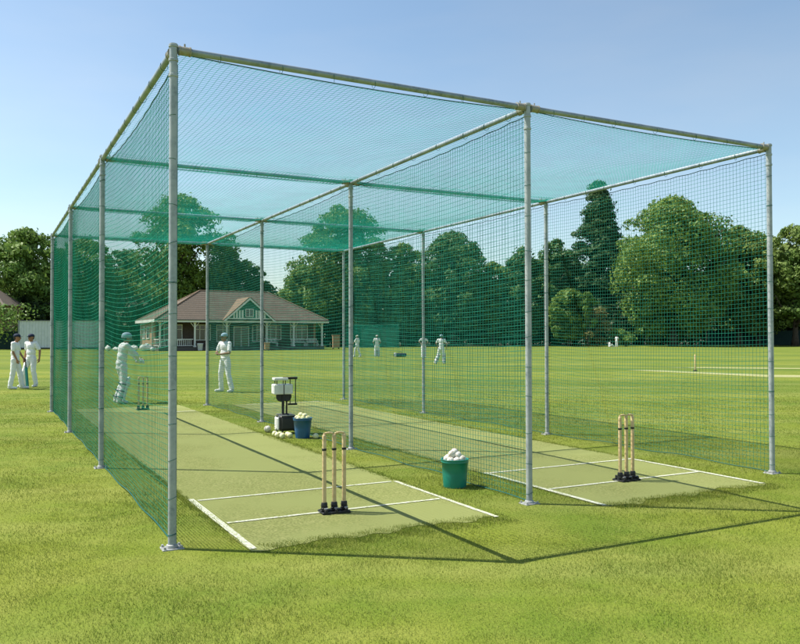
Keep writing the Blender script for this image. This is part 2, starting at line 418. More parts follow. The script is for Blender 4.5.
def wob(x, y, seed):
    r = np.random.default_rng(seed); o = 0
    for i in range(6):
        fx, fy = r.normal(0, 1.5, 2); ph = r.uniform(0, 6.28)
        o = o+np.sin(fx*x+fy*y+ph)/(1+.5*i)
    return o/3
PITCH = .050; RN = .0021; RP = .052; RNR = .0016
def bayfrac(t):
    b = np.zeros_like(t)
    for k in range(3):
        m = (t >= T[k]-1e-6) & (t <= T[k+1]+1e-6); b[m] = (t[m]-T[k])/(T[k+1]-T[k])
    return np.clip(b, 0, 1)

cage = empty('practice_cage', O, CA)
tag(cage, 'two lane cricket practice cage of grey steel poles hung with green netting', 'practice net')
def post(k, i):
    s, t = S[k], T[i]
    b = MB().tube((s, t, -.02), (s, t, H+.045), .0305, n=24, cap=True)
    p = b.build('post', M['galv'], cage, True)
    fix(p)
    for z in (H-.20, H-.08, H+.028):
        c = MB().lathe([(.032, z-.012), (.0365, z-.009), (.0365, z+.009), (.032, z+.012)], 20, Matrix.Translation((s, t, 0)))
        fix(c.build('collar', M['galv'], p, True))
    q = MB().box(s-.080, s+.080, t-.065, t+.065, -.01, .009, .003)
    q.lathe([(.034, .012), (.046, .012), (.042, .03), (.034, .034)], 20, Matrix.Translation((s, t, 0)))
    for dx in (-.062, .062):
        for dy in (-.047, .047): q.tube((s+dx, t+dy, .01), (s+dx, t+dy, .026), .010, n=6)
    q.build('base_plate', M['plate'], p)
    r = random.Random(k*7+i); z = .10
    while z < H-.25:                                  # short ties holding the net edge to the pole
        n_ = r.choice((10, 12, 14, 22)); tl = r.uniform(-.010, .010)
        MB().path([(s+.0325*math.cos(w), t+.0325*math.sin(w), z+tl*math.cos(w)+.0006*q) for q, w in enumerate([2*PI*j/11 for j in range(n_)])], .0020, 4).build('tie_cord', M['rope'], p)
        z += r.uniform(.22, .36)
def fix(o):                                            # smooth sides, crisp ends
    try:
        o.data.set_sharp_from_angle(angle=math.radians(40))
    except Exception: pass
for k in range(3):
    for i in range(4): post(k, i)
RR = .0265
def clampring(b, p, ax):
    b.tube(p-ax*.035, p+ax*.035, RR+.007, n=16)
    b.tube(p-ax*.045, p-ax*.035, RR+.011, n=16); b.tube(p+ax*.035, p+ax*.045, RR+.011, n=16)
def helix(p, q, par, seed):                            # ties holding the net edge to a rail
    L = (q-p).length; ax = (q-p)/L; h_ = V(-ax.y, ax.x, 0); r = random.Random(seed+50); d = r.uniform(.1, .3)
    while d < L:
        tl = r.uniform(-.012, .012)
        MB().path([p+ax*(d+tl*math.cos(w)+.0008*q_)+h_*(.0315*math.cos(w))+V(0, 0, .037*math.sin(w)-.004) for q_, w in enumerate([2*PI*j/11 for j in range(14)])], .0021, 4).build('tie_cord', M['rope'], par)
        d += r.uniform(.35, .6)
for k in range(3):                                     # long rails
    p, q = V(S[k], .034, H-.005), V(S[k], T[3]+.10, H-.005)
    o = MB().tube(p, q, RR, n=20).build('side_rail', M['rail'], cage, True); fix(o)
    for i in range(4):
        c = MB(); clampring(c, V(S[k], T[i]+.085, H-.005), V(0, 1, 0)); c.build('clamp', M['clamp'], o)
    helix(V(S[k], .16, H-.012), V(S[k], T[3]-.1, H-.012), o, k)
for i in range(4):                                     # cross rails
    for k in range(2):
        p, q = V(S[k]+.034, T[i], H+.002), V(S[k+1]-.034, T[i], H+.002)
        o = MB().tube(p, q, RR, n=20).build('cross_rail', M['rail'], cage, True); fix(o)
        for sgn, ss in ((1, S[k]+.085), (-1, S[k+1]-.085)):
            c = MB(); clampring(c, V(ss, T[i], H+.002), V(1, 0, 0)); c.tube((ss, T[i], H+.03), (ss, T[i], H+.058), .007, n=6)
            c.build('clamp', M['clamp'], o)
        helix(V(S[k]+.15, T[i], H-.008), V(S[k+1]-.15, T[i], H-.008), o, i*3+k)
def wall_net(k):
    nt_ = int(T[3]/PITCH)+1; nz = int((H-.05)/PITCH)+1
    t = np.linspace(.03, T[3]-.02, nt_); q = np.linspace(0, 1, nz)
    Tt, Q = np.meshgrid(t, q, indexing='ij')
    b = bayfrac(Tt)
    top = H-.045-(.085, .045, .035)[k]*4*b*(1-b)-.012*np.abs(np.sin(Tt*9))*Q**20; bot = .012+.030*(1-Q)**8*np.sin(Tt*2.1+k)**2*4*b*(1-b)
    Z = bot+(top-bot)*Q
    Z = Z-(.045, .04, .03)[k]*4*b*(1-b)*np.sin(PI*Q)+.022*wob(Tt*.8, Q*1.0, 11+k)*np.sin(PI*Q)+.002*wob(Tt*1.6, Q*4, 14+k)
    amp = np.sin(PI*np.clip(Q, 0, 1))*.75+.1
    Sx = S[k]+(.036)+.05*amp*wob(Tt*.55, Q*1.3, 21+k)*np.minimum(1, 6*b*(1-b)+.02)
    Tn = Tt+.012*wob(Tt*1, Q*2.5, 31+k)*np.sin(PI*Q)
    P = np.stack([Sx, Tn, Z], -1)
    v, f = net_tubes(P, RN, np.array([1., 0, 0]))
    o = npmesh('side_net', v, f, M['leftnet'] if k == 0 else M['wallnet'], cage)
    for j, rr in ((0, .0055), (-1, .005)): MB().path([tuple(P[i, j]) for i in range(0, nt_, 2)], rr, 5).build('edge_rope', M['rope'], o)
    for i in (0, -1): MB().path([tuple(P[i, j]) for j in range(0, nz, 2)], .005, 5).build('edge_rope', M['rope'], o)
for k in range(3): wall_net(k)
def roof_z(s, t, k):
    a = (s-S[k])/(S[k+1]-S[k]); b = bayfrac(t)
    edge = .040*4*a*(1-a)*np.exp(-t/.5)               # front rope hangs a little below the rail
    cr = sum(np.exp(-((t-T[i])/.16)**2) for i in (1, 2, 3))
    return H+.014-.052*cr*np.clip(a*(1-a)*14, 0, 1)-edge-.03*np.exp(-t/.12)-.075*(4*a*(1-a))*(4*b*(1-b))+.010*wob(s*1.3, t*.9, 5+k)*np.minimum(1, 8*b*(1-b))
def roof_net(k):
    ns = int((S[k+1]-S[k])/RP)+1; nt_ = int(T[3]/RP)+1
    s, t = np.meshgrid(np.linspace(S[k]+.004, S[k+1]-.004, ns), np.linspace(.035, T[3]-.03, nt_), indexing='ij')
    sx = s+.012*wob(s*3, t*2, 8+k); P = np.stack([sx, t, roof_z(s, t, k)], -1)
    v, f = net_tubes(P, RNR, np.array([0, 0, 1.]))
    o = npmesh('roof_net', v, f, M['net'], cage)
    for j in (0, -1): MB().path([tuple(P[i, j]) for i in range(0, ns)], .005, 5).build('edge_rope', M['rope'], o)
    for i in (1, 2, 3):                                # the sheets overlap and bunch in front of each cross rail
        for (wd, dz, off) in ((.34, -.004, .4), (.14, -.008, .7)):
            n2 = max(4, int(wd/RP))
            s, t = np.meshgrid(np.linspace(S[k]+.004, S[k+1]-.004, int(ns*1.1)), np.linspace(T[i]-wd, T[i]-.02, n2), indexing='ij')
            P = np.stack([s+.02*off*wob(s*3, t*4, 3), t+.02*wob(s*4, t*2, 4+i), roof_z(s, t, k)+dz+.003*wob(s*2, t*2, 9)], -1)
            v, f = net_tubes(P, RNR, np.array([0, 0, 1.]))
            npmesh('overlap_net', v, f, M['net'], cage)
for k in range(2): roof_net(k)

# ---------------------------------------------------------------- wickets
def make_wicket():
    w = empty('wicket')
    for x in (-.094, 0, .094):
        b = MB().lathe([(.001, .050), (.010, .052), (.0185, .075), (.019, .4), (.0185, .725), (.016, .742), (.008, .748), (.001, .749)], 18, Matrix.Translation((x, 0, 0)))
        st = b.build('stump', M['wood'], w, True)
        MB().lathe([(.0195, .592), (.0205, .594), (.0205, .612), (.0195, .614)], 18, Matrix.Translation((x, 0, 0))).build('band', M['black'], st, True)
    for x0, x1 in ((-.10, -.006), (.006, .10)):
        n = 10; pts = []
        for j in range(n+1):
            q = j/n; x = x0+(x1-x0)*q; pts.append((x, 0, .752+.008*math.sin(PI*q)))
        MB().path(pts, [.008+.002*math.sin(PI*min(1, j/n)) for j in range(n+1)], 10).build('bail', M['wood'], w, True)
    b = MB().box(-.13, .13, -.012, .012, .005, .03, .004)
    b.box(-.13, .13, -.080, -.062, .0, .022, .004); b.box(-.13, .13, .062, .080, .0, .022, .004)
    for x in (-.125, -.045, .045, .125): b.box(x-.008, x+.008, -.085, .085, .003, .018, .003)
    b.build('base_frame', M['black'], w)
    for x in (-.094, 0, .094):
        c = MB().lathe([(.024, .02), (.029, .025), (.029, .085), (.026, .10), (.021, .102)], 16, Matrix.Translation((x, 0, 0)))
        c.path([(x+.031*math.cos(a), .0+.031*math.sin(a), .03+a*.0045) for a in [j*.6 for j in range(20)]], .004, 5)
        c.box(x-.012, x+.012, -.085, -.02, .02, .05, .004); c.box(x-.008, x+.008, .02, .075, .02, .06, .004)
        so_ = c.build('spring_socket', M['black'], w, False)
        MB().tube((x-.016, -.06, .052), (x+.016, -.06, .052), .007, n=8).build('bolt', M['plate'], so_)
    return w
wk = make_wicket(); gw = 'free-standing training wickets'
wk.location = cw(1.555, .53, .006); wk.rotation_euler = (0, 0, CA-.10)
tag(wk, 'wooden wicket on black sprung base nearest the camera in the left lane', 'wicket', gw)
wk.scale = (1, 1, .95)
w2 = copy_tree(wk); w2.location = cw(5.02, .45, .006); w2.rotation_euler = (0, 0, CA+.02)
w2['label'] = 'wooden wicket on black sprung base in the right lane, beside the right-hand net'
w3 = copy_tree(wk); w3.location = cw(1.81, 11.85, .006); w3.rotation_euler = (0, 0, CA)
w3['label'] = 'small distant wicket at the far end of the left lane behind the side net'
# lone far stump in the middle
fs = empty('single_stump', (13.42, 35.8, 0)); tag(fs, 'single wooden stump standing on the pale match pitch', 'stump')
MB().lathe([(.02, 0), (.032, .02), (.032, .72), (.02, .75)], 12).build('stump_shaft', M['wood'], fs, True)
MB().lathe([(.10, 0), (.10, .03), (.05, .05)], 12).build('foot', M['black'], fs)

# ---------------------------------------------------------------- buckets and balls
def cricket_ball(m, seam=True):
    r = .036
    b = MB().ball((0, 0, 0), r, 16, 10); o = b.build('cricket_ball', m, None, True)
    s = MB()
    for d in (-.003, .003):
        s.path([(r*1.005*math.cos(a), d, r*1.005*math.sin(a)) for a in [2*PI*j/20 for j in range(20)]], .0011, 4, True)
    s.build('seam', M['seam'], o)
    return o
bw = cricket_ball(M['ballw']); by = cricket_ball(M['bally'])
used = {'w': False, 'y': False}
def place_ball(kind, p, label, group, sc=1.0):
    src = bw if kind == 'w' else by
    if not used[kind]: o = src; used[kind] = True
    else: o = copy_tree(src)
    r = random.Random(int(p[0]*1000)+int(p[1]*777))
    o.location = p; o.rotation_euler = (r.uniform(0, 6), r.uniform(0, 6), r.uniform(0, 6)); o.scale = (sc,)*3
    tag(o, label, 'ball', group)
def bucket(loc, rz, m, label, r0, r1, h, group=None):
    e = empty('bucket', loc, rz); tag(e, label, 'bucket', group)
    prof = [(r0*.98, .0), (r0, .008), (r0+(r1-r0)*.45, h*.45), (r0+(r1-r0)*.9, h*.88), (r1+.004, h*.885), (r1+.006, h*.90), (r1+.002, h*.93), (r1+.004, h*.975), (r1+.009, h*.98), (r1+.009, h), (r1-.002, h), (r1-.006, h*.97), (r0-.004, .012), (.001, .012)]
    MB().lathe(prof, 40).build('body', m, e, True)
    return e
GB = cw(3.17, 1.06); bucket(GB, .4, M['greenb'], 'round green plastic bucket heaped with white balls by the middle net', .122, .143, .30)
r = random.Random(3)
def heap(c, rad, h, kinds, n1, n2, n3, label, group):
    for ring, n, rr, dz in ((0, n1, rad-.058, .004), (1, n2, rad-.098, .048), (2, n3, .012, .072)):
        for j in range(n):
            a = 2*PI*(j+.35*ring)/n+.2
            place_ball(kinds, (c.x+rr*math.cos(a), c.y+rr*math.sin(a), h+dz+r.uniform(-.008, .012)), label, group, 1.15)
heap(GB, .142, .290, 'w', 8, 4, 1, 'white ball heaped in the green bucket', 'white balls in the green bucket')
BB = cw(3.19, 5.66); bucket(BB, 1.2, M['blueb'], 'blue plastic bucket of yellow balls beside the bowling machine', .112, .145, .32)
heap(BB, .145, .305, 'y', 8, 4, 0, 'pale yellow ball heaped in the blue bucket', 'yellow balls in the blue bucket')
for (s, t) in ((2.93, 6.62),): place_ball('w', cw(s, t, .058), 'lone white ball on the strip edge left of the bowling machine', None, 1.6)
for (dx, dy) in ((-.38, .13), (-.47, .20), (-.25, .09), (-.31, -.06), (-.40, .03), (.22, -.11), (-.20, -.02)):
    place_ball('y', (BB.x+dx, BB.y+dy, .040+r.uniform(0, .004)), 'pale yellow ball lying on the grass around the blue bucket', 'yellow balls lying on the grass', 1.3)

# ---------------------------------------------------------------- bowling machine
def bowling_machine():
    L = cw(3.14, 6.38); e = empty('bowling_machine', L, .35); e.scale = (.93, .93, 1.02)
    tag(e, 'white and black ball bowling machine standing on the grass by the middle net', 'bowling machine')
    b = MB().box(-.10, .19, -.13, .14, .05, .30, .025).box(-.07, .16, -.15, -.13, .08, .26, .01)
    base = b.build('power_unit', M['blackp'], e)
    MB().box(-.155, -.103, -.12, .13, .06, .28, .03).build('side_cover', M['whitep'], base)
    b = MB()
    b.tube((-.12, -.14, .30), (.16, -.14, .30), .009).tube((-.12, .14, .30), (.16, .14, .30), .009)
    b.build('carry_bar', M['greyp'], base)
    b = MB().tube((-.03, -.03, .28), (-.03, -.02, .66), .022, n=14).tube((.045, .02, .28), (.045, .01, .60), .016, n=14)
    b.box(-.06, .08, -.05, .05, .28, .32, .008)
    b.build('column', M['black'], e, False)
    for a in (.4, 2.4, 4.2):
        MB().tube((.02, 0, .12), (.02+.24*math.cos(a), .24*math.sin(a), .008), .013, .011, 10).ball((.02+.24*math.cos(a), .24*math.sin(a), .014), .018, 10, 6).build('leg', M['black'], e, False)
    hd = MB().box(-.21, .13, -.12, .12, .64, .80, .014).build('head_housing', M['whitep'], e)
    MB().box(-.20, .05, -.11, .11, .865, .905, .008).build('ball_tray', M['whitep'], e)
    b = MB()
    for x, y in ((-.15, -.09), (-.15, .09), (.0, -.09), (.0, .09)): b.tube((x, y, .79), (x, y, .88), .008, n=8)
    b.tube((-.03, -.125, .45), (-.03, -.125, .80), .007, n=8)
    b.build('tray_support', M['black'], e)
    f = MB()
    for x in (.10, .20):
        f.tube((x, -.02, .47), (x, -.02, .89), .0085, n=8)
    f.tube((-.03, -.02, .895), (.23, -.02, .895), .020, n=10).tube((.06, -.02, .47), (.23, -.02, .47), .016, n=10)
    f.build('control_frame', M['black'], e)
    for sx in (-1, 1):
        w = MB().lathe([(.02, -.02), (.075, -.022), (.085, -.012), (.085, .012), (.075, .022), (.02, .02)], 22, Matrix.Translation((-.03+sx*.0, sx*.0, 0)) @ Matrix.Translation((.02, 0, .60+.0*sx)) @ Matrix.Translation((sx*.055, 0, 0)) @ Matrix.Rotation(PI/2, 4, 'X'))
        w.build('drive_wheel', M['blackp'], e, False)
bowling_machine()

# ---------------------------------------------------------------- people
def fused(mb, name, m, parent, vox, sm=3, noise=0.0):
    o = mb.build(name, m, parent, True)
    r = o.modifiers.new('fuse', 'REMESH'); r.mode = 'VOXEL'; r.voxel_size = vox; r.use_smooth_shade = True
    s = o.modifiers.new('soften', 'SMOOTH'); s.iterations = sm; s.factor = .5
    if noise:
        t = bpy.data.textures.new('folds', 'CLOUDS'); t.noise_scale = .11; t.noise_depth = 1
        d = o.modifiers.new('folds', 'DISPLACE'); d.texture = t; d.strength = noise; d.mid_level = .5; d.texture_coords = 'LOCAL'
    return o
def POSE(**k):
    p = dict(pelvis=V(0, 0, .93), chest=V(0, 0, 1.26), neck=V(0, 0, 1.45), head=V(0, -.015, 1.60), hx=.0,
             shL=V(.185, 0, 1.41), elL=V(.25, .02, 1.13), wrL=V(.25, -.05, .87),
             shR=V(-.185, 0, 1.41), elR=V(-.25, .02, 1.13), wrR=V(-.25, -.05, .87),
             hiL=V(.09, 0, .91), knL=V(.11, -.02, .50), anL=V(.12, .02, .09), toL=V(.14, -.15, .03),
             hiR=V(-.09, 0, .91), knR=V(-.11, -.02, .50), anR=V(-.12, .02, .09), toR=V(-.14, -.15, .03),
             hdL=V(0, -.2, -1), hdR=V(0, -.2, -1))
    p.update(k); return p
def person(loc, rz, p, label, skin='skin', cap='navy', vox=.011, group=None, pads=False, bat=None, gloves=False, longsleeve=False, ballhand=False, grip=.35, scale=1.0):
    e = empty('person', loc, rz); e.scale = (scale,)*3
    tag(e, label, 'person', group)
    sk = M[skin]; b = MB()
    hc = p['head']
    # head: skull, face wedge, jaw, nose, ears, neck
    b.ball(hc+V(0, .012, .025), (.076, .092, .088), 18, 12); b.ball(hc+V(0, -.035, -.035), (.058, .058, .070), 16, 10)
    b.ball(hc+V(0, -.055, -.078), (.034, .034, .026), 12, 8); b.cap(hc+V(0, -.088, .008), hc+V(0, -.108, -.028), .009, .014, 8)
    for sx in (-1, 1): b.ball(hc+V(sx*.078, .012, -.008), (.012, .020, .031), 8, 6)
    b.cap(p['neck']-V(0, 0, .05), hc+V(0, .01, -.06), .058, .052)
    ch = p['chest']; pe = p['pelvis']; mid = (ch+pe)/2
    b.ball(ch+V(0, 0, .04), (.150, .098, .17), 16, 10); b.ball(mid, (.125, .090, .16), 16, 10); b.ball(pe, (.145, .105, .12), 16, 10)
    for q in 'LR':
        b.cap(p['neck']-V(0, 0, .035), p['sh'+q], .055, .052); b.cap(ch+V(0, 0, .05), p['sh'+q], .07, .05)
        b.cap(p['sh'+q], p['el'+q], .050, .037); b.cap(p['el'+q], p['wr'+q], .038, .025)
        b.cap(p['hi'+q], p['kn'+q], .085, .055)
        kn, an = p['kn'+q], p['an'+q]; b.cap(kn, kn.lerp(an, .35), .054, .052); b.cap(kn.lerp(an, .35), an, .052, .036)
        b.cap(an-V(0, 0, .02), p['to'+q]+V(0, 0, .008), .034, .026)
        # hand: palm, four bent fingers of different length, thumb from the side of the palm
        w = p['wr'+q]; d = p['hd'+q].normalized(); sx = 1 if q == 'L' else -1
        side = V(0, -1, 0)-d*V(0, -1, 0).dot(d)
        if side.length < .2: side = V(0, 0, 1)-d*V(0, 0, 1).dot(d)
        side.normalize(); nrm = d.cross(side)*sx; 
        if nrm.dot(V(-sx, 0, 0)) < 0: nrm = -nrm     # palm faces the body
        for k in range(4):
            o_ = side*(.028-.0187*k); kn_ = w+d*(.085-.004*abs(k-1))+o_
            b.cap(w+d*.015+o_*.6, kn_, .016, .0125, 8)
            ln = (.040, .045, .042, .033)[k]; c1 = grip+.06*k
            d1 = (d*math.cos(c1)+nrm*math.sin(c1)).normalized(); d2 = (d*math.cos(c1*2.3)+nrm*math.sin(c1*2.3)).normalized()
            m1 = kn_+d1*ln; b.cap(kn_, m1, .0105, .0095, 8); b.cap(m1, m1+d2*ln*.85, .0095, .008, 8)
        tb = w+d*.025+side*.028; t1 = tb+(d*.7+side*.75+nrm*.25).normalized()*.042; b.cap(tb, t1, .014, .0115, 8); b.cap(t1, t1+(d+nrm*.45+side*.2).normalized()*.033, .0112, .009, 8)
    body = fused(b, 'body', sk, e, vox*.75 if vox < .014 else vox, 2)
    # face details
    ey = MB()
    for sx in (-1, 1): ey.ball(hc+V(sx*.030, -.086, .008), (.012, .007, .006), 8, 6); ey.cap(hc+V(sx*.016, -.089, .026), hc+V(sx*.046, -.080, .026), .004, .003, 6)
    ey.build('eye', M['eye'], body, True)
    MB().cap(hc+V(-.020, -.091, -.050), hc+V(.020, -.091, -.050), .0055, .0055, 8).build('mouth', M['lip'], body, True)
    hr = MB().ball(hc+V(0, .030, .028), (.083, .086, .088), 16, 10); hr.ball(hc+V(0, .055, -.02), (.066, .05, .06), 12, 8)
    hr.build('hair', M['hair'], e, True)
    # shirt
    s = MB(); s.ball(ch+V(0, 0, .05), (.172, .122, .17), 18, 12); s.ball(mid+V(0, 0, .02), (.158, .122, .20), 18, 12); s.ball(pe+V(0, 0, .05), (.160, .120, .12), 18, 12)
    s.cap(p['neck']-V(0, 0, .055), p['neck']-V(0, 0, .015), .072, .064)
    for q in 'LR':
        s.cap(ch+V(0, 0, .07), p['sh'+q], .085, .066); s.cap(p['neck']-V(0, 0, .05), p['sh'+q], .062, .060)
        f = 1.0 if longsleeve else .72
        s.cap(p['sh'+q], p['sh'+q].lerp(p['el'+q], f), .066, .062)
        if longsleeve: s.cap(p['el'+q], p['el'+q].lerp(p['wr'+q], .92), .056, .042)
    fused(s, 'shirt', M['cloth'], e, vox*1.1, 3, .020)
    tr = MB(); tr.ball(pe+V(0, 0, .0), (.158, .116, .11), 18, 12); tr.ball(pe+V(0, .02, -.06), (.145, .105, .10), 16, 10)
    for q in 'LR':
        tr.cap(p['hi'+q], p['kn'+q], .100, .078); tr.cap(p['kn'+q], p['an'+q]+V(0, 0, .02), .078, .070)
    fused(tr, 'trousers', M['cloth'], e, vox*1.1, 3, .022)
    for q in 'LR':
        sh = MB(); an, to = p['an'+q], p['to'+q]; d = (to-an); d.z = 0; d.normalize()
        sh.cap(V(an.x, an.y, an.z-.035)-d*.03, V(to.x, to.y, to.z+.01), .048, .038); sh.cap(an-V(0, 0, .03), an+V(0, 0, .005), .046, .044)
        fused(sh, 'shoe', M['whitep'], e, vox, 2)
    if cap == 'helmet':
        c = MB(); n = 20; prof = []
        hm = Matrix.Translation(hc+V(0, .01, .022)) @ Matrix.Diagonal((1, 1.17, 1.05, 1))
        c.lathe([(.106, -.03), (.108, .0), (.102, .04), (.080, .078), (.045, .098), (.002, .104)], 22, hm)
        c.box(-.06, .06, -.185, -.10, .0, .012, .004, Matrix.Translation(hc+V(0, 0, .035)))
        hl = c.build('helmet', M['paleblue'], e, True)
        g = MB()
        for z in (-.02, -.05, -.08):
            g.path([(hc.x+.105*math.cos(a), hc.y-.03-.115*math.sin(a), hc.z+z) for a in [PI*j/10 for j in range(11)]], .004, 5)
        g.build('face_grille', M['greyp'], hl)
    elif cap:
        c = MB(); hm = Matrix.Translation(hc+V(0, .012, .030)) @ Matrix.Diagonal((1, 1.15, 1, 1))
        c.lathe([(.090, -.004), (.093, .012), (.088, .045), (.066, .074), (.030, .090), (.002, .094)], 22, hm)
        cp = c.build('cap', M[cap], e, True)
        vs = []; n = 12
        pr = [(.082*math.cos(PI*j/n), -.085-.085*math.sin(PI*j/n)) for j in range(n+1)]
        top = [(hc.x+x, hc.y+y+.02, hc.z+.034-.012*abs(x)/.08) for x, y in pr]; bot = [(x, y, z-.006) for x, y, z in top]
        MB().add(top+bot, [tuple(reversed(range(n+1))), tuple(range(n+1, 2*n+2))]+[(i, i+1, n+2+i, n+1+i) for i in range(n)]+[(n, 0, n+1, 2*n+1)]).build('brim', M[cap], cp)
    if pads:
        for q in 'LR':
            kn, an = p['kn'+q], p['an'+q]; ax = (kn-an).normalized(); fw = V(0, -1, 0)-ax*V(0, -1, 0).dot(ax); fw.normalize(); sd = ax.cross(fw)
            pm = MB()
            for k in range(-3, 4):
                w = k*.36; off = fw*(.098*math.cos(w))+sd*(.098*math.sin(w))
                pm.cap(an+off+V(0, 0, -.02), kn+off*1.02+ax*.16*(1-abs(k)*.12), .022, .020, 8)
            pm.ball(kn+fw*.085, (.10, .065, .085), 12, 8)
            po = fused(pm, 'leg_pad', M['cloth'], e, .013, 1)
            st = MB()
            for fr in (.15, .5, .9):
                c0 = an.lerp(kn, fr)
                st.path([c0+fw*(.103*math.cos(a))+sd*(.103*math.sin(a)) for a in [2*PI*j/14 for j in range(14)]], .011, 5, True)
            st.build('strap', M['navy'], po)
    if gloves:
        for q in 'LR':
            g = MB(); w = p['wr'+q]; d = p['hd'+q].normalized()
            g.cap(w-d*.05, w+d*.02, .042, .045); g.cap(w+d*.02, w+d*.10, .050, .040)
            for k in range(4): 
                o_ = V(0, -1, 0).cross(d); o_ = o_.normalized() if o_.length > .1 else V(1, 0, 0)
                g.cap(w+d*.08+o_*(.033-.022*k), w+d*.15+o_*(.036-.024*k), .015, .012, 8)
            fused(g, 'glove', M['whitep'], e, .010, 1)
    if bat:
        h0, h1, m, nm = bat                              # top of handle, toe of blade
        d = (h1-h0).normalized(); q = d.to_track_quat('Z', 'Y').to_matrix().to_4x4(); mt = Matrix.Translation(h0) @ q
        bt = empty('cricket_bat', loc, rz); bt.scale = (scale,)*3
        tag(bt, nm, 'bat')
        L = (h1-h0).length
        MB().tube((0, 0, 0), (0, 0, .30), .0165, .017, 12, mtx=mt).build('handle', M['black'], bt, True)
        pr = [(.017, .27), (.052, .33), (.054, L-.04), (.045, L), (-.045, L), (-.054, L-.04), (-.052, .33), (-.017, .27)]
        MB().prism(pr, -.013, .022, mt).build('blade', m, bt)
    return e
A = V
# left pair outside the cage
person((-11.96, 24.45, 0), PI/2+.12, POSE(head=A(0, -.06, 1.60), neck=A(0, -.02, 1.45),
    elR=A(-.24, -.02, 1.14), wrR=A(-.24, -.14, .90), hdR=A(.0, -.2, -1), elL=A(.24, -.04, 1.14), wrL=A(.17, -.20, .93), hdL=A(-.1, -.3, -.9),
    knL=A(.10, -.10, .50), anL=A(.12, -.16, .09), toL=A(.13, -.34, .03), knR=A(-.10, .03, .50), anR=A(-.12, .10, .09), toR=A(-.13, -.08, .03)),
    'person in whites seen from the side, holding a green bat by the pale sightscreen',
    bat=(A(.14, -.25, .95), A(.20, -.30, .03), M['batgreen'], 'green cricket bat held point down by the person nearest the left edge'), grip=.9, vox=.011)
person((-11.92, 25.42, 0), -.35, POSE(head=A(.02, -.03, 1.60), elL=A(.30, .06, 1.17), wrL=A(.34, .0, .92), elR=A(-.27, .06, 1.15), wrR=A(-.28, .0, .88),
    knL=A(.12, -.02, .50), anL=A(.15, .05, .09), toL=A(.20, -.12, .03), knR=A(-.14, -.14, .52), anR=A(-.20, -.12, .09), toR=A(-.22, -.30, .03)),
    'person in whites facing the camera with arms hanging, before the pale sightscreen', vox=.011)
# batter at the far end of the left lane, seen from behind
person((-6.75, 19.1, 0), PI-.9, POSE(pelvis=A(0, .02, .92), chest=A(0, -.03, 1.25), neck=A(0, -.07, 1.43), head=A(0, -.12, 1.59),
    shL=A(.18, -.07, 1.40), shR=A(-.18, -.05, 1.40), elL=A(.24, -.30, 1.20), wrL=A(.13, -.44, 1.04), hdL=A(0, -1, -.1), elR=A(-.20, -.28, 1.16), wrR=A(-.02, -.40, 1.00), hdR=A(.2, -1, -.1),
    knL=A(.16, -.08, .50), anL=A(.22, .06, .09), toL=A(.26, -.12, .03), knR=A(-.14, .0, .50), anR=A(-.18, .12, .09), toR=A(-.20, -.05, .03)),
    'helmeted batter in white pads seen from behind at the far left lane end', cap='helmet', pads=True, gloves=True, longsleeve=True, vox=.012, scale=1.0)
# bowler
person((-5.09, 22.9, 0), -.65, POSE(shR=A(-.18, -.01, 1.41), elR=A(-.27, -.08, 1.16), wrR=A(-.07, -.27, 1.13), hdR=A(1, -.3, .1),
    elL=A(.28, -.08, 1.14), wrL=A(.09, -.28, 1.10), hdL=A(-1, -.25, .0), head=A(-.01, -.03, 1.60),
    knL=A(.17, -.02, .50), anL=A(.25, .03, .09), toL=A(.30, -.14, .03), knR=A(-.15, -.04, .50), anR=A(-.19, .02, .09), toR=A(-.25, -.14, .03)),
    'person in whites and pale blue cap with hands together at the waist', cap='paleblue', vox=.011, grip=.7)
# players out in the middle, through the nets
gp = 'players standing out on the field beyond the cage'
person((-3.35, 61.6, 0), -PI/2-.5, POSE(knL=A(.11, -.16, .52), anL=A(.12, -.20, .09), toL=A(.14, -.38, .03), knR=A(-.11, .06, .50), anR=A(-.12, .22, .10), toR=A(-.14, .06, .03), elL=A(.24, -.12, 1.15), wrL=A(.2, -.3, 1.0), hdL=A(0, -1, -.3)),
    'far player in whites striding sideways, leftmost of those beyond the right lane', cap='ballw', vox=.02, group=gp)
person((-1.81, 61.7, 0), PI+.2, POSE(elL=A(.30, -.02, 1.16), elR=A(-.30, -.02, 1.16), wrL=A(.2, -.2, 1.0), wrR=A(-.2, -.2, 1.0)),
    'far player in leg pads seen from behind, second from left beyond the right lane', pads=True, vox=.02, group=gp, cap='ballw')
person((1.78, 59.5, 0), .1, POSE(elL=A(.34, .0, 1.22), elR=A(-.34, .0, 1.22), wrL=A(.16, -.10, 1.02), wrR=A(-.16, -.10, 1.02)),
    'far player in whites half hidden behind a pole of the right-hand net', vox=.02, group=gp, cap=None, skin='skin2')
person((2.40, 45.7, 0), PI-.25, POSE(elL=A(.32, -.04, 1.20), wrL=A(.26, -.18, 1.0), elR=A(-.30, -.02, 1.17), wrR=A(-.28, -.14, .94),
    knL=A(.20, -.06, .51), anL=A(.34, .10, .09), toL=A(.40, -.06, .03), knR=A(-.12, -.04, .50), anR=A(-.15, .0, .09)),
    'largest of the far players, in whites with legs apart and back to the camera', vox=.014, group=gp, pads=True, cap='paleblue')
person((31.6, 114.7, 0), 2.6, POSE(), 'tiny distant person in white standing at the foot of the trees', vox=.03, cap=None, skin='skin2')
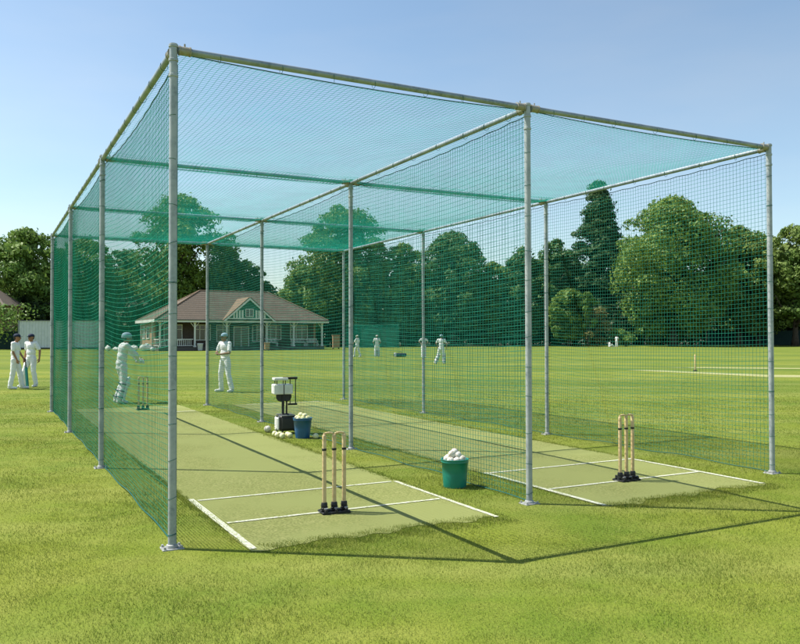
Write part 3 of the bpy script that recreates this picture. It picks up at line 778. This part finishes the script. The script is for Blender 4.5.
person((30.2, 113.5, 0), 1.8, POSE(pelvis=A(0, 0, .16), chest=A(0, -.03, .46), neck=A(0, -.05, .64), head=A(0, -.07, .79), shL=A(.18, -.03, .61), shR=A(-.18, -.03, .61),
    elL=A(.25, -.16, .38), wrL=A(.14, -.34, .40), elR=A(-.25, -.16, .38), wrR=A(-.14, -.34, .40), hdL=A(0, -1, -.2), hdR=A(0, -1, -.2),
    hiL=A(.09, -.02, .14), hiR=A(-.09, -.02, .14), knL=A(.22, -.38, .38), anL=A(.16, -.60, .09), toL=A(.18, -.76, .03), knR=A(-.22, -.38, .38), anR=A(-.16, -.60, .09), toR=A(-.18, -.76, .03)),
    'tiny distant person in white sitting on the grass at the foot of the trees', vox=.03, cap=None, skin='skin2')

# kit bag lying on the far grass
kb = empty('kit_bag', (.0, 61.5, 0), .1); tag(kb, 'dark blue and pale kit bag lying on the far grass between players', 'bag')
fused(MB().cap((-.38, 0, .16), (.38, 0, .16), .15), 'body', M['navy'], kb, .03)
MB().box(-.46, -.30, -.16, .16, .03, .34, .03).build('end_panel', M['screen'], kb)
MB().path([(-.15, -.05, .29), (-.1, -.05, .40), (.1, -.05, .40), (.15, -.05, .29)], .015, 6).build('handle', M['black'], kb)

# ---------------------------------------------------------------- pavilion
PAV = Matrix.Translation((-27.6, 90, 0)) @ Matrix.Rotation(math.radians(29), 4, 'Z')
pav = empty('pavilion', (-27.6, 90, 0), math.radians(29))
tag(pav, 'single storey cricket pavilion with hipped tile roof and white posted verandah', 'building')
def pavilion():
    L, D, ev = 20.3, 10.2, 3.62
    def hip(name, m, xa, xb, part):
        o_ = .55; x0, x1, y0, y1 = -o_, L+o_, -o_, D+o_; r0, r1, yc, rz = 6.0, 14.8, D/2, 7.3
        b = MB(); t = .14
        A_ = [(x0, y0, ev), (x1, y0, ev), (x1, y1, ev), (x0, y1, ev), (r0, yc, rz), (r1, yc, rz)]
        low = [(x, y, z-t) for x, y, z in A_[:4]]
        b.add(A_+low, [(0, 1, 5, 4), (1, 2, 5), (2, 3, 4, 5), (3, 0, 4), (0, 6, 7, 1), (1, 7, 8, 2), (2, 8, 9, 3), (3, 9, 6, 0), (9, 8, 7, 6)])
        return b.build(name, m, pav)
    rf = hip('roof', M['roof'], 0, 0, 0)
    # tile courses standing a little proud of the slopes
    b = MB(); n = 22
    for k in range(n):
        q0 = k/n; q1 = q0+.55/n; x0, x1, y0, y1 = -.55, L+.55, -.55, D+.55
        def P(x, y, z, q, tx, ty): return (x+(tx-x)*q, y+(ty-y)*q, z+(7.3-z)*q+.035)
        a, c = P(x0, y0, ev, q0, 6.0, D/2), P(x1, y0, ev, q0, 14.8, D/2); d, e = P(x1, y0, ev, q1, 14.8, D/2), P(x0, y0, ev, q1, 6.0, D/2)
        b.add([a, c, d, e, (a[0], a[1], a[2]-.05), (c[0], c[1], c[2]-.05)], [(0, 1, 2, 3), (4, 5, 1, 0)])
        a2 = P(x0, y1, ev, q0, 6.0, D/2); d2 = P(x0, y1, ev, q1, 6.0, D/2)
        b.add([a2, a, e, d2, (a2[0], a2[1], a2[2]-.05), (a[0], a[1], a[2]-.05)], [(0, 1, 2, 3), (4, 5, 1, 0)])
    b.build('tile_course', M['roofg'], rf)
    b = MB()
    for p, q in (((6.0, D/2, 7.34), (14.8, D/2, 7.34)), ((-.55, -.55, ev+.04), (6, D/2, 7.34)), ((L+.55, -.55, ev+.04), (14.8, D/2, 7.34)), ((-.55, D+.55, ev+.04), (6, D/2, 7.34))): b.tube(p, q, .10, n=8)
    b.build('ridge_tile', M['roof'], rf)
    MB().box(-.60, L+.60, -.64, -.56, ev-.30, ev+.02).box(-.64, -.56, -.56, D+.6, ev-.30, ev+.02).box(L+.56, L+.64, -.56, D+.6, ev-.30, ev+.02).build('fascia', M['whitew'], pav)
    MB().tube((-.6, -.70, ev-.02), (L+.6, -.70, ev-.02), .06, n=8).build('gutter', M['blackp'], pav)
    # floor, walls
    MB().box(-.1, L+.1, -.3, D, 0, .42).build('plinth', M['stone'], pav)
    MB().box(7.6, 13.2, -.62, -.3, 0, .28).box(7.6, 13.2, -.95, -.62, 0, .14).build('step', M['stone'], pav)
    MB().box(0, .25, 2.6, D, .42, ev-.2).build('side_wall', M['brick'], pav)
    MB().box(L-.25, L, 2.3, D, .42, ev-.2).build('side_wall', M['brick'], pav)
    MB().box(.25, L-.25, D-.25, D, .42, ev-.2).build('rear_wall', M['brick'], pav)
    MB().box(.25, L-.25, 2.3, 2.5, .42, ev-.2).build('front_wall', M['walld'], pav)
    for x in (.1, 4.1, 7.9, 12.9, 16.4, 20.2):
        b = MB().box(x-.09, x+.09, -.12, .06, .42, ev-.3, .01).box(x-.15, x+.15, -.18, .12, ev-.44, ev-.30).box(x-.14, x+.14, -.17, .11, .42, .62)
        if x > .2: b.tube((x-.5, -.03, ev-.32), (x-.08, -.03, ev-.85), .04, n=6)
        if x < 20: b.tube((x+.5, -.03, ev-.32), (x+.08, -.03, ev-.85), .04, n=6)
        b.build('post', M['whitew'], pav)
    for y in (3.2, 9.9): MB().box(-.16, -.01, y-.08, y+.08, 0, ev-.3).build('pilaster', M['whitew'], pav)
    def window(x0, x1, z0, z1, y=2.3, nx=3, side=False):
        f = MB(); yy = y
        def bx(a, b_, c, d, e1, e2):
            if side: f.box(e1, e2, a, b_, c, d)
            else: f.box(a, b_, e1, e2, c, d)
        k0, k1 = yy-.09, yy-.01
        bx(x0, x1, z0, z0+.09, k0, k1); bx(x0, x1, z1-.09, z1, k0, k1)
        for i in range(nx+1):
            xx = x0+(x1-x0-.08)*i/nx; bx(xx, xx+.08, z0+.09, z1-.09, k0, k1)
        zz = z0+(z1-z0)*.68; 
        for i in range(nx):
            xa = x0+(x1-x0-.08)*i/nx+.08; xb = x0+(x1-x0-.08)*(i+1)/nx; bx(xa, xb, zz, zz+.06, k0+.01, k1)
        w = f.build('window', M['whitew'], pav)
        g = MB()
        if side: g.box(yy-.04, yy-.015, x0+.05, x1-.05, z0+.05, z1-.05)
        else: g.box(x0+.05, x1-.05, yy-.04, yy-.015, z0+.05, z1-.05)
        g.build('pane', M['glass'], w)
    for a in ((1.0, 3.2), (4.6, 6.6), (13.5, 15.6), (16.8, 19.2)): window(a[0], a[1], 1.2, 3.1)
    window(7.3, 8.9, 1.0, 3.1, nx=2); window(11.8, 13.0, 1.0, 3.1, nx=2)
    window(5.0, 6.6, 1.4, 2.9, 0.0, 2, True)
    window(7.6, 9.0, 1.4, 2.9, 0.0, 2, True)
    d = MB().box(9.4, 9.52, 2.18, 2.29, .42, 2.9).box(11.28, 11.4, 2.18, 2.29, .42, 2.9).box(9.52, 11.28, 2.18, 2.29, 2.78, 2.9).box(10.36, 10.44, 2.2, 2.29, .42, 2.78).build('door', M['whitew'], pav)
    MB().box(9.52, 10.36, 2.22, 2.28, .5, 2.78).box(10.44, 11.28, 2.22, 2.28, .5, 2.78).build('pane', M['glass'], d)
    # balustrades
    def balus(x0, x1, y=-.03):
        b = MB().box(x0, x1, y-.05, y+.05, 1.30, 1.38).box(x0, x1, y-.04, y+.04, .56, .62); x = x0+.1
        while x < x1-.05: b.box(x-.03, x+.03, y-.02, y+.02, .62, 1.30); x += .22
        b.build('balustrade', M['whitew'], pav)
    balus(.25, 3.9)
    MB().box(-.06, .04, .1, 2.5, 1.30, 1.38).box(-.06, .04, .1, 2.5, .56, .62).box(-.04, .02, .9, 1.0, .62, 1.3).box(-.04, .02, 1.7, 1.8, .62, 1.3).build('balustrade', M['whitew'], pav)
    # entrance gable
    xc, hw, zb, za = 10.45, 2.95, ev+.12, 6.25
    b = MB(); yb = 4.4
    b.add([(xc-hw-.25, -1.0, zb-.25), (xc, -1.0, za+.05), (xc, yb, za+.05), (xc-hw-.25, -.3, zb-.25)], [(0, 1, 2, 3)])
    b.add([(xc+hw+.25, -1.0, zb-.25), (xc+hw+.25, -.3, zb-.25), (xc, yb, za+.05), (xc, -1.0, za+.05)], [(0, 1, 2, 3)])
    g = b.build('gable_roof', M['roof'], pav)
    sm = g.modifiers.new('thick', 'SOLIDIFY'); sm.thickness = .12; sm.offset = 1
    MB().prism([(xc-hw+.1, zb), (xc+hw-.1, zb), (xc, za-.18)], -.80, -.6).build('gable_wall', M['timbergreen'], pav)
    b = MB()
    for sgn in (-1, 1):
        b.prism([(xc+sgn*(hw+.3), zb-.28), (xc+sgn*(hw+.05), zb-.28), (xc, za-.22), (xc, za+.03)][::(1 if sgn > 0 else -1)], -1.06, -1.0)
    b.build('bargeboard', M['whitew'], pav)
    b = MB().box(xc-hw+.1, xc+hw-.1, -.86, -.80, zb-.02, zb+.12)
    for x in (-1.9, -1.55, -1.2, -.85, .85, 1.2, 1.55, 1.9):
        zt = zb+(za-.3-zb)*(1-abs(x)/hw); b.box(xc+x-.10, xc+x+.10, -.86, -.80, zb+.12, min(zt, zb+1.05))
    b.build('gable_board', M['whitew'], pav)
    w = MB().box(xc-.5, xc+.5, -.87, -.81, zb+.25, zb+.33).box(xc-.5, xc+.5, -.87, -.81, zb+1.15, zb+1.23).box(xc-.5, xc-.42, -.87, -.81, zb+.33, zb+1.15).box(xc+.42, xc+.5, -.87, -.81, zb+.33, zb+1.15).box(xc-.04, xc+.04, -.87, -.81, zb+.33, zb+1.15).build('gable_window', M['whitew'], pav)
    MB().box(xc-.45, xc+.45, -.83, -.805, zb+.3, zb+1.2).build('pane', M['glass'], w)
pavilion()
def pv(x, y, z=0): return tuple(PAV @ V(x, y, z))
def bench(x, y, w, label, rz=0):
    e = empty('bench', pv(x, y, .42 if y > -.2 else 0), math.radians(29)+rz); tag(e, label, 'bench', 'white benches on the verandah')
    MB().box(-w/2, w/2, -.25, -.13, .42, .46).box(-w/2, w/2, -.11, .01, .42, .46).box(-w/2, w/2, .03, .15, .42, .46).build('seat', M['whitew'], e)
    b = MB().box(-w/2, w/2, .19, .23, .88, .96).box(-w/2, w/2, .19, .23, .52, .58); xx = -w/2+.08
    while xx < w/2: b.box(xx-.025, xx+.025, .195, .225, .58, .88); xx += .14
    b.build('backrest', M['whitew'], e)
    for sx in (-1, 1):
        for y_ in (-.22, .2): MB().box(sx*(w/2-.06)-.03, sx*(w/2-.06)+.03, y_-.03, y_+.03, 0, .419).build('leg', M['whitew'], e)
        MB().box(sx*(w/2-.05)-.03, sx*(w/2-.05)+.03, -.25, .19, .64, .68).build('armrest', M['whitew'], e)
bench(17.4, 1.0, 1.9, 'white slatted bench under the right end of the verandah roof, nearer the entrance')
bench(19.3, 1.0, 1.5, 'white slatted bench at the far right end of the verandah')
bench(13.9, 1.2, 1.6, 'white slatted bench just right of the pavilion entrance')
pot = empty('flower_tub', pv(4.5, -.9), 0); tag(pot, 'small white tub standing before the left part of the verandah', 'tub')
MB().lathe([(.22, 0), (.27, .1), (.33, .75), (.36, .78), (.36, .86), (.30, .86), (.28, .80), (.01, .78)], 18).build('body', M['whitep'], pot, True)
MB().ball((0, 0, .80), (.26, .26, .06), 12, 6).build('soil', M['bark'], pot, True)
def tanbox(px, Z, w, h, label, name='notice_cabinet'):
    X = (px-400)/786.3*Z; e = empty(name, (X, Z, 0), .3); tag(e, label, 'cabinet')
    MB().box(-w/2, w/2, -.25, .25, .12, h, .04).build('body', M['tan'], e)
    MB().box(-w/2-.05, w/2+.05, -.3, .3, h, h+.07, .02).build('lid', M['tan'], e)
    for sx in (-1, 1): MB().box(sx*(w/2-.1)-.05, sx*(w/2-.1)+.05, -.2, .2, 0, .119).build('foot', M['bark'], e)
    MB().box(-w/2+.08, w/2-.08, -.275, -.25, .25, h-.12, .006).build('door', M['tan'], e)
tanbox(336, 104, .95, 1.75, 'tall tan wooden cabinet on the grass right of the pavilion')
tanbox(267, 91, .55, .85, 'small tan wooden box on the grass in front of the pavilion entrance')
# white kit bags heaped at the pavilion's left corner
for i, (px, Z, w, h) in enumerate(((133, 90.5, .9, .75), (146, 89.5, 1.0, .95), (153, 89, .7, .55), (108, 92, 1.1, .7), (116, 91, .7, .5))):
    e = empty('kit_bag', ((px-400)/786.3*Z, Z, 0), i*.7)
    tag(e, ['pale kit bag, second from the right at the left end of the pavilion', 'largest pale kit bag at the left end of the pavilion', 'small pale kit bag against the left corner of the verandah', 'pale kit bag on the far grass just left of the batter', 'small pale kit bag on the far grass behind the batter'][i], 'bag', 'pale kit bags by the pavilion')
    b = MB().cap((-w*.35, 0, h*.42), (w*.35, 0, h*.42), h*.40).ball((w*.1, 0, h*.62), (w*.3, h*.3, h*.36))
    fused(b, 'body', M['whitew'], e, .04)
    MB().path([(-w*.2, -.05, h*.75), (-.1, -.05, h*.98), (.1, -.05, h*.98), (w*.2, -.05, h*.75)], .025, 6).build('handle', M['navy'], e)

# ---------------------------------------------------------------- sightscreen, far practice net, far house, boundary fence
def sightscreen():
    e = empty('sightscreen', (-42.85, 99.5, 0), .03); tag(e, 'large pale corrugated sightscreen at the field edge behind the left pair', 'sightscreen')
    w = 10.5; z0, z1 = .35, 3.66; n = 56; vs = []; fs = []
    for i in range(n+1):
        x = -w/2+w*i/n; y = .10 if i % 2 else 0
        vs += [(x, y, z0), (x, y, z1)]
        if i: fs.append((2*i-2, 2*i, 2*i+1, 2*i-1))
    o = MB().add(vs, fs).build('sheet', M['screen'], e); s = o.modifiers.new('thick', 'SOLIDIFY'); s.thickness = .03
    MB().box(-w/2-.06, w/2+.06, -.06, .16, z1, z1+.08).box(-w/2-.06, w/2+.06, -.06, .16, z0-.08, z0).box(-w/2-.14, -w/2-.06, -.06, .16, z0-.08, z1+.08).box(w/2+.06, w/2+.14, -.06, .16, z0-.08, z1+.08).build('frame', M['greyp'], e)
    for x in (-4.5, 0, 4.5):
        MB().tube((x, .2, z1-.3), (x, 1.6, .15), .05, n=8).tube((x, .2, .3), (x, 1.7, .15), .05, n=8).build('brace', M['greyp'], e)
        for y in (.1, 1.6): MB().lathe([(.17, -.06), (.19, -.03), (.19, .03), (.17, .06)], 16, Matrix.Translation((x, y, .19)) @ Matrix.Rotation(PI/2, 4, 'Y')).build('wheel', M['blackp'], e)
sightscreen()
def far_net():
    e = empty('far_practice_net', (-3.9, 112, 0), 0.02); tag(e, 'distant practice net with pale frame and green netting before the trees', 'practice net')
    w, h, d = 7.4, 3.3, 5
    for x in (-w/2, -w/4-.1, w/2):
        for y in (0, d): MB().tube((x, y, 0), (x, y, h), .035, n=8).build('post', M['timbergreen'], e)
    for y in (0, d): MB().tube((-w/2, y, h), (w/2, y, h), .03, n=8).build('rail', M['timbergreen'], e)
    for x in (-w/2, w/2): MB().tube((x, 0, h), (x, d, h), .045, n=8).build('rail', M['galv'], e)
    X, Z = np.meshgrid(np.linspace(-w/2, w/2, 60), np.linspace(.02, h-.03, 28), indexing='ij')
    for y in (.05, d-.05):
        P = np.stack([X, np.full_like(X, y)+.08*np.sin(X*2+Z), Z], -1); v, f = net_tubes(P, .010, np.array([0, 1., 0])); npmesh('netting', v, f, M['net'], e)
    MB().box(-w/4, w/2-.1, d+.1, d+.14, .1, h-.4).build('windbreak', mat('pale_green_sheet', (.13, .23, .18), .8), e)
far_net()
def far_house():
    e = empty('house', (-61.5, 110, 0), .12); tag(e, 'house with red tiled roof half hidden behind the trees at the left edge', 'house')
    MB().box(-7, 7, -4, 4, 0, 6.1).build('wall', M['brick'], e)
    b = MB().add([(-7.5, -4.6, 6), (7.5, -4.6, 6), (7.5, 4.6, 6), (-7.5, 4.6, 6), (-4, 0, 9.0), (4, 0, 9.0)], [(0, 1, 5, 4), (1, 2, 5), (2, 3, 4, 5), (3, 0, 4), (3, 2, 1, 0)])
    r_ = b.build('roof', M['roofg'], e)
    MB().box(2, 3, -.5, .5, 8.4, 10).build('chimney', M['brick'], r_)
    for x in (-4.5, 0, 4.5):
        w = MB().box(x-.8, x+.8, -4.08, -4.0, 3.2, 4.8).build('window', M['whitew'], e); MB().box(x-.7, x+.7, -4.1, -4.081, 3.3, 4.7).build('pane', M['glass'], w)
far_house()
def fence(x0, x1, y, label, h=2.4):
    e = empty('boundary_fence', ((x0+x1)/2, y, 0)); tag(e, label, 'fence'); w = (x1-x0)/2
    b = MB(); x = -w
    while x < w: b.box(x, x+.22, -.02+.01*(int(x*7) % 2), .02+.01*(int(x*7) % 2), .05, h); x += .235
    b.build('board_panel', M['darkhedge'], e)
    x = -w
    while x <= w: MB().box(x-.06, x+.06, .04, .16, 0, h+.08).build('post', M['bark'], e); x += 3.0
fence(-78, -38, 103.4, 'dark boarded fence behind the pale sightscreen')
fence(50, 84, 128, 'dark boarded fence under the trees at the right edge')

# ---------------------------------------------------------------- trees
def cards(rng, cen, rad, n, size, out, flat=.6, squash=.8):
    """n leaf clusters on a lumpy shell around cen"""
    d = rng.normal(0, 1, (n, 3)); d /= np.linalg.norm(d, axis=1, keepdims=True)
    d[:, 2] = np.where((d[:, 2] < -.3) & (rng.random(n) < .6), -d[:, 2], d[:, 2])
    rr = rad*(rng.uniform(.45, 1.05, n)**.6+np.where(rng.random(n) < .18, rng.uniform(.05, .40, n), 0))
    p = cen+d*rr[:, None]*np.array([1, 1, squash])
    nr = d+rng.normal(0, flat, (n, 3)); nr /= np.linalg.norm(nr, axis=1, keepdims=True)
    a = np.cross(nr, rng.normal(0, 1, (n, 3))); a /= np.linalg.norm(a, axis=1, keepdims=True)+1e-9
    b = np.cross(nr, a); s = size*rng.uniform(.55, 1.4, n)[:, None]
    q = np.stack([p-a*s, p-b*s*.55+nr*s*.15, p+a*s, p+b*s*.55+nr*s*.15], 1)
    out.append(q)
def crown(rng, Wd, z0, z1, style, dens=1.0, size=.25):
    out = []; Hh = z1-z0
    ph = rng.uniform(0, 6.28, 6); 
    ncl = int((95 if style != 'conifer' else 190)*dens)
    for i in range(ncl):
        q = rng.uniform(0, 1); th = rng.uniform(0, 2*PI)
        if style == 'round': R = math.sqrt(max(0, 1-(2*q-.86)**2/1.36)) if q < .43+1 else 0
        elif style == 'conifer': R = (.30+.95*min(1, q/.35)*1.0)*(1-max(0, q-.25)/.75)**.62*(.95+.08*math.sin(q*31)); 
        else: R = min(1, .55+q*1.1)*math.sqrt(max(0, 1-max(0, q-.45)**2/.303))
        lob = 1+.13*math.sin(2*th+ph[0]+q*3)+.10*math.sin(3*th+ph[1]-q*5)+.08*math.sin(5*th+ph[2]+q*9)
        rc = Wd*(.105 if style != 'conifer' else .13)*rng.uniform(.55, 1.4)
        rad = max(0, R*lob*Wd/2-rc*.7)*(rng.uniform(.3, 1)**.35)
        z = z0+rc*.5+q*(Hh-rc*1.2)
        c = np.array([rad*math.cos(th), rad*math.sin(th), z])
        cards(rng, c, rc, int(rng.uniform(.7, 1.2)*150*(rc/1.9)**1.5*(.34/size)**1.3)+30, size, out, squash=.72 if style != 'conifer' else .55)
    # inner foliage that closes the middle
    for i in range(int(26*dens)):
        q = rng.uniform(.1, .8); th = rng.uniform(0, 6.28); rad = rng.uniform(0, .22)*Wd*(1 if style != 'conifer' else .5)
        cards(rng, np.array([rad*math.cos(th), rad*math.sin(th), z0+q*Hh]), Wd*.14, 90, size*1.7, out)
    return np.concatenate(out)
TR = {}
def tree(px, topy, Z, Wm, m, label, style='broad', base=.16, seed=0, name='oak_tree', dens=1.0, group=None, size=.26):
    X = (px-400)/786.3*Z; Ht = (336.5-topy)/786.3*Z+EYE; rng = np.random.default_rng(seed); rr = random.Random(seed)
    e = empty(name, (X, Z, 0)); tag(e, label, 'tree', group or 'trees around the field')
    q = crown(rng, Wm, Ht*base, Ht, style, dens, size); n = len(q)
    npmesh('crown', q.reshape(-1, 3), np.arange(n*4).reshape(-1, 4), M[m], e)
    b = MB(); r0 = .022*Ht+.05
    top = Ht*(.9 if style == 'conifer' else .6)
    pts = [(rr.uniform(-.25, .25)*k/5, rr.uniform(-.25, .25)*k/5, top*k/7) for k in range(8)]
    b.path(pts, [r0*(1.35 if k == 0 else 1-.115*k) for k in range(8)], 10)
    for k in range(9 if style != 'conifer' else 4):
        z = Ht*rr.uniform(base*.9, .55); a = rr.uniform(0, 6.28); l = Wm*rr.uniform(.22, .40)
        p0 = V(0, 0, z); p1 = p0+V(math.cos(a)*l*.5, math.sin(a)*l*.5, l*.35); p2 = p0+V(math.cos(a+.2)*l, math.sin(a+.2)*l, l*.85)
        b.path([p0, p1, p2], [r0*.42, r0*.28, r0*.10], 7)
    b.build('trunk', M['bark'], e, True)
T_ = tree
T_(26, 227, 119, 14.5, 'oakl', 'broad sunlit tree at the left edge behind the sightscreen', base=.10, seed=1, dens=1.2)
T_(-42, 250, 126, 15, 'oak', 'tree cut by the left edge of the photograph', base=.1, seed=2)
T_(86, 236, 124, 13, 'oak', 'tree seen through the left-hand net between its far posts', base=.08, seed=3, name='lime_tree')
T_(180, 191, 128, 17.5, 'oak', 'tall round-headed tree rising directly behind the left end of the pavilion', base=.12, seed=4, dens=1.25)
T_(125, 247, 140, 14, 'dark', 'dark tree at the pavilion left end, lower than the round-headed one', base=.06, seed=5, name='lime_tree')
T_(232, 249, 134, 10.5, 'dark', 'dark tree showing above the pavilion ridge', base=.08, seed=6, name='lime_tree')
T_(257, 264, 136, 6, 'dark', 'narrow dark tree left of the small sky gap over the pavilion', base=.08, seed=26, name='lime_tree')
T_(343, 204, 128, 17.0, 'oak', 'big tree with a high crown just right of the pavilion roof', base=.10, seed=7, dens=1.3)
T_(303, 264, 121, 8.5, 'oakl', 'small bright tree against the right end of the pavilion', base=.10, seed=8, name='maple_tree')
T_(404, 243, 130, 11, 'oak', 'tree filling the space right of the high-crowned one', base=.08, seed=9, name='lime_tree')
T_(453, 231, 128, 13, 'dark', 'dark dense tree behind the third right-hand post', base=.06, seed=10, dens=1.15)
T_(493, 262, 130, 8, 'oak', 'low tree in the dip between two taller dark ones', base=.06, seed=11, name='lime_tree')
T_(524, 247, 128, 9.5, 'dark', 'tree directly behind the middle front post', base=.06, seed=12, name='lime_tree')
T_(556, 238, 140, 10.5, 'dark', 'dark ragged tree at the left side of the tall conifer', base=.08, seed=13, name='pine_tree')
T_(599, 178, 138, 10.0, 'conifer', 'tallest tree, a narrow dark conifer left of the great oak', 'conifer', .10, 14, 'conifer_tree', 1.3)
T_(673, 197, 120, 20.5, 'oak', 'great spreading oak, the widest tree, left of the right front post', base=.07, seed=15, dens=1.7)
T_(757, 232, 128, 13, 'oak', 'green tree immediately right of the right front post', base=.08, seed=28, name='chestnut_tree')
T_(739, 226, 126, 11, 'autumn', 'olive-tinged tree partly behind the right front post', base=.10, seed=16, name='chestnut_tree')
T_(795, 225, 122, 11.5, 'autumn', 'olive and gold tree cut by the right edge of the photograph', base=.14, seed=17, name='chestnut_tree', dens=1.1)
T_(860, 238, 130, 14, 'oak', 'tree beyond the right edge of the photograph', base=.10, seed=18)
T_(569, 288, 122, 7.5, 'oak', 'small rounded tree below the ragged pine', base=.10, seed=19, name='maple_tree')
T_(575, 262, 148, 15, 'dark', 'dark low tree behind the foot of the narrow conifer', base=.05, seed=27, name='lime_tree')
T_(640, 250, 145, 14, 'dark', 'dark tree filling the space between conifer and great oak', base=.06, seed=20, name='lime_tree')
T_(770, 262, 146, 14, 'dark', 'dark low tree behind the two olive-tinged ones', base=.05, seed=21, name='lime_tree')
T_(425, 268, 148, 14, 'dark', 'dark low tree seen between the dense tree and its left neighbour', base=.05, seed=22, name='lime_tree')
T_(55, 262, 136, 14, 'dark', 'dark low tree behind the sightscreen, next to the left net', base=.05, seed=23, name='lime_tree')
T_(520, 276, 150, 18, 'dark', 'dark low tree filling the gap behind the middle front post', base=.05, seed=24, name='lime_tree')
T_(292, 287, 146, 13, 'dark', 'dark low tree closing the view under the sky gap', base=.05, seed=25, name='lime_tree')

slab([(-400, 134.5), (400, 134.5), (900, 1400), (-900, 1400)], 'woodland_floor', mat('leaf_litter', (.035, .035, .018), .95, noise=(1.2, (.05, .06, .022), .15)))
slab([(-130, 104.5), (-56, 104.5), (-40, 118), (-40, 134.4), (-130, 134.4)], 'woodland_floor', bpy.data.materials['leaf_litter'])
def undergrowth():
    rng = np.random.default_rng(77); out = []
    for x in np.arange(-100, 100, 1.35):
        y = 131+rng.uniform(-1.5, 4)+(0 if x > -40 else -17)
        if -32 < x < -8: y = 122+rng.uniform(0, 4)
        if x > 45: y = 131+rng.uniform(0, 3)
        hh = rng.uniform(2.2, 7.0)
        for z in np.arange(.7, hh, 1.3):
            cards(rng, np.array([x+rng.uniform(-.8, .8), y+rng.uniform(0, 1.5), z]), 1.35, 85, .32, out)
        for k in range(2): cards(rng, np.array([x+rng.uniform(-1, 1), y+3.5, rng.uniform(1, 7)]), 1.9, 60, .6, out)
    q = np.concatenate(out); n = len(q)
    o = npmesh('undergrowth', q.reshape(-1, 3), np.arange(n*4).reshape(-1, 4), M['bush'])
    tag(o, 'dark tangled undergrowth along the far edge of the field beneath the trees', 'undergrowth', kind='stuff')
undergrowth()
def far_wood():
    rng = np.random.default_rng(78); out = []
    for x in np.arange(-150, 150, 3.2):
        px = 400+786.3*x/158; top = 13 if not 262 < px < 300 else 8.0
        for k in range(9): cards(rng, np.array([x+rng.uniform(-2, 2), 158+rng.uniform(-2, 3), rng.uniform(1, top)]), 2.9, 80, .62, out)
    q = np.concatenate(out); n = len(q)
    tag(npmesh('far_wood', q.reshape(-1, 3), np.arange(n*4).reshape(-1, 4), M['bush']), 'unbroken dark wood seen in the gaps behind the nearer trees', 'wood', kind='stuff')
far_wood()
def shrub(px, Z, w, h, m, label, seed):
    rng = np.random.default_rng(seed); out = []
    for i in range(22): cards(rng, np.array([rng.normal(0, w*.22), rng.normal(0, w*.18), rng.uniform(.15, .9)*h]), w*.17, 70, .22, out)
    e = empty('shrub', ((px-400)/786.3*Z, Z, 0)); tag(e, label, 'shrub')
    q = np.concatenate(out); npmesh('foliage', q.reshape(-1, 3), np.arange(len(q)*4).reshape(-1, 4), M[m], e)
    b = MB()
    for a in (0, 1.3, 2.6, 4, 5.2): b.tube((0, 0, 0), (math.cos(a)*w*.25, math.sin(a)*w*.25, h*.6), .05, .02, 6)
    b.build('stem', M['bark'], e)
shrub(597, 120, 4.6, 6.3, 'goldbush', 'golden shrub with pinkish tips left of the tiny standing person', 31)
shrub(625, 119, 3.4, 2.6, 'oakl', 'low bright green shrub just right of the tiny standing person', 32)
shrub(588, 119, 2.6, 9.0, 'oakl', 'tall thin bright shrub in front of the narrow conifer', 33)
shrub(6, 105.2, 11.0, 5.9, 'oakl', 'leafy bright shrub above the fence beside the sightscreen', 34)
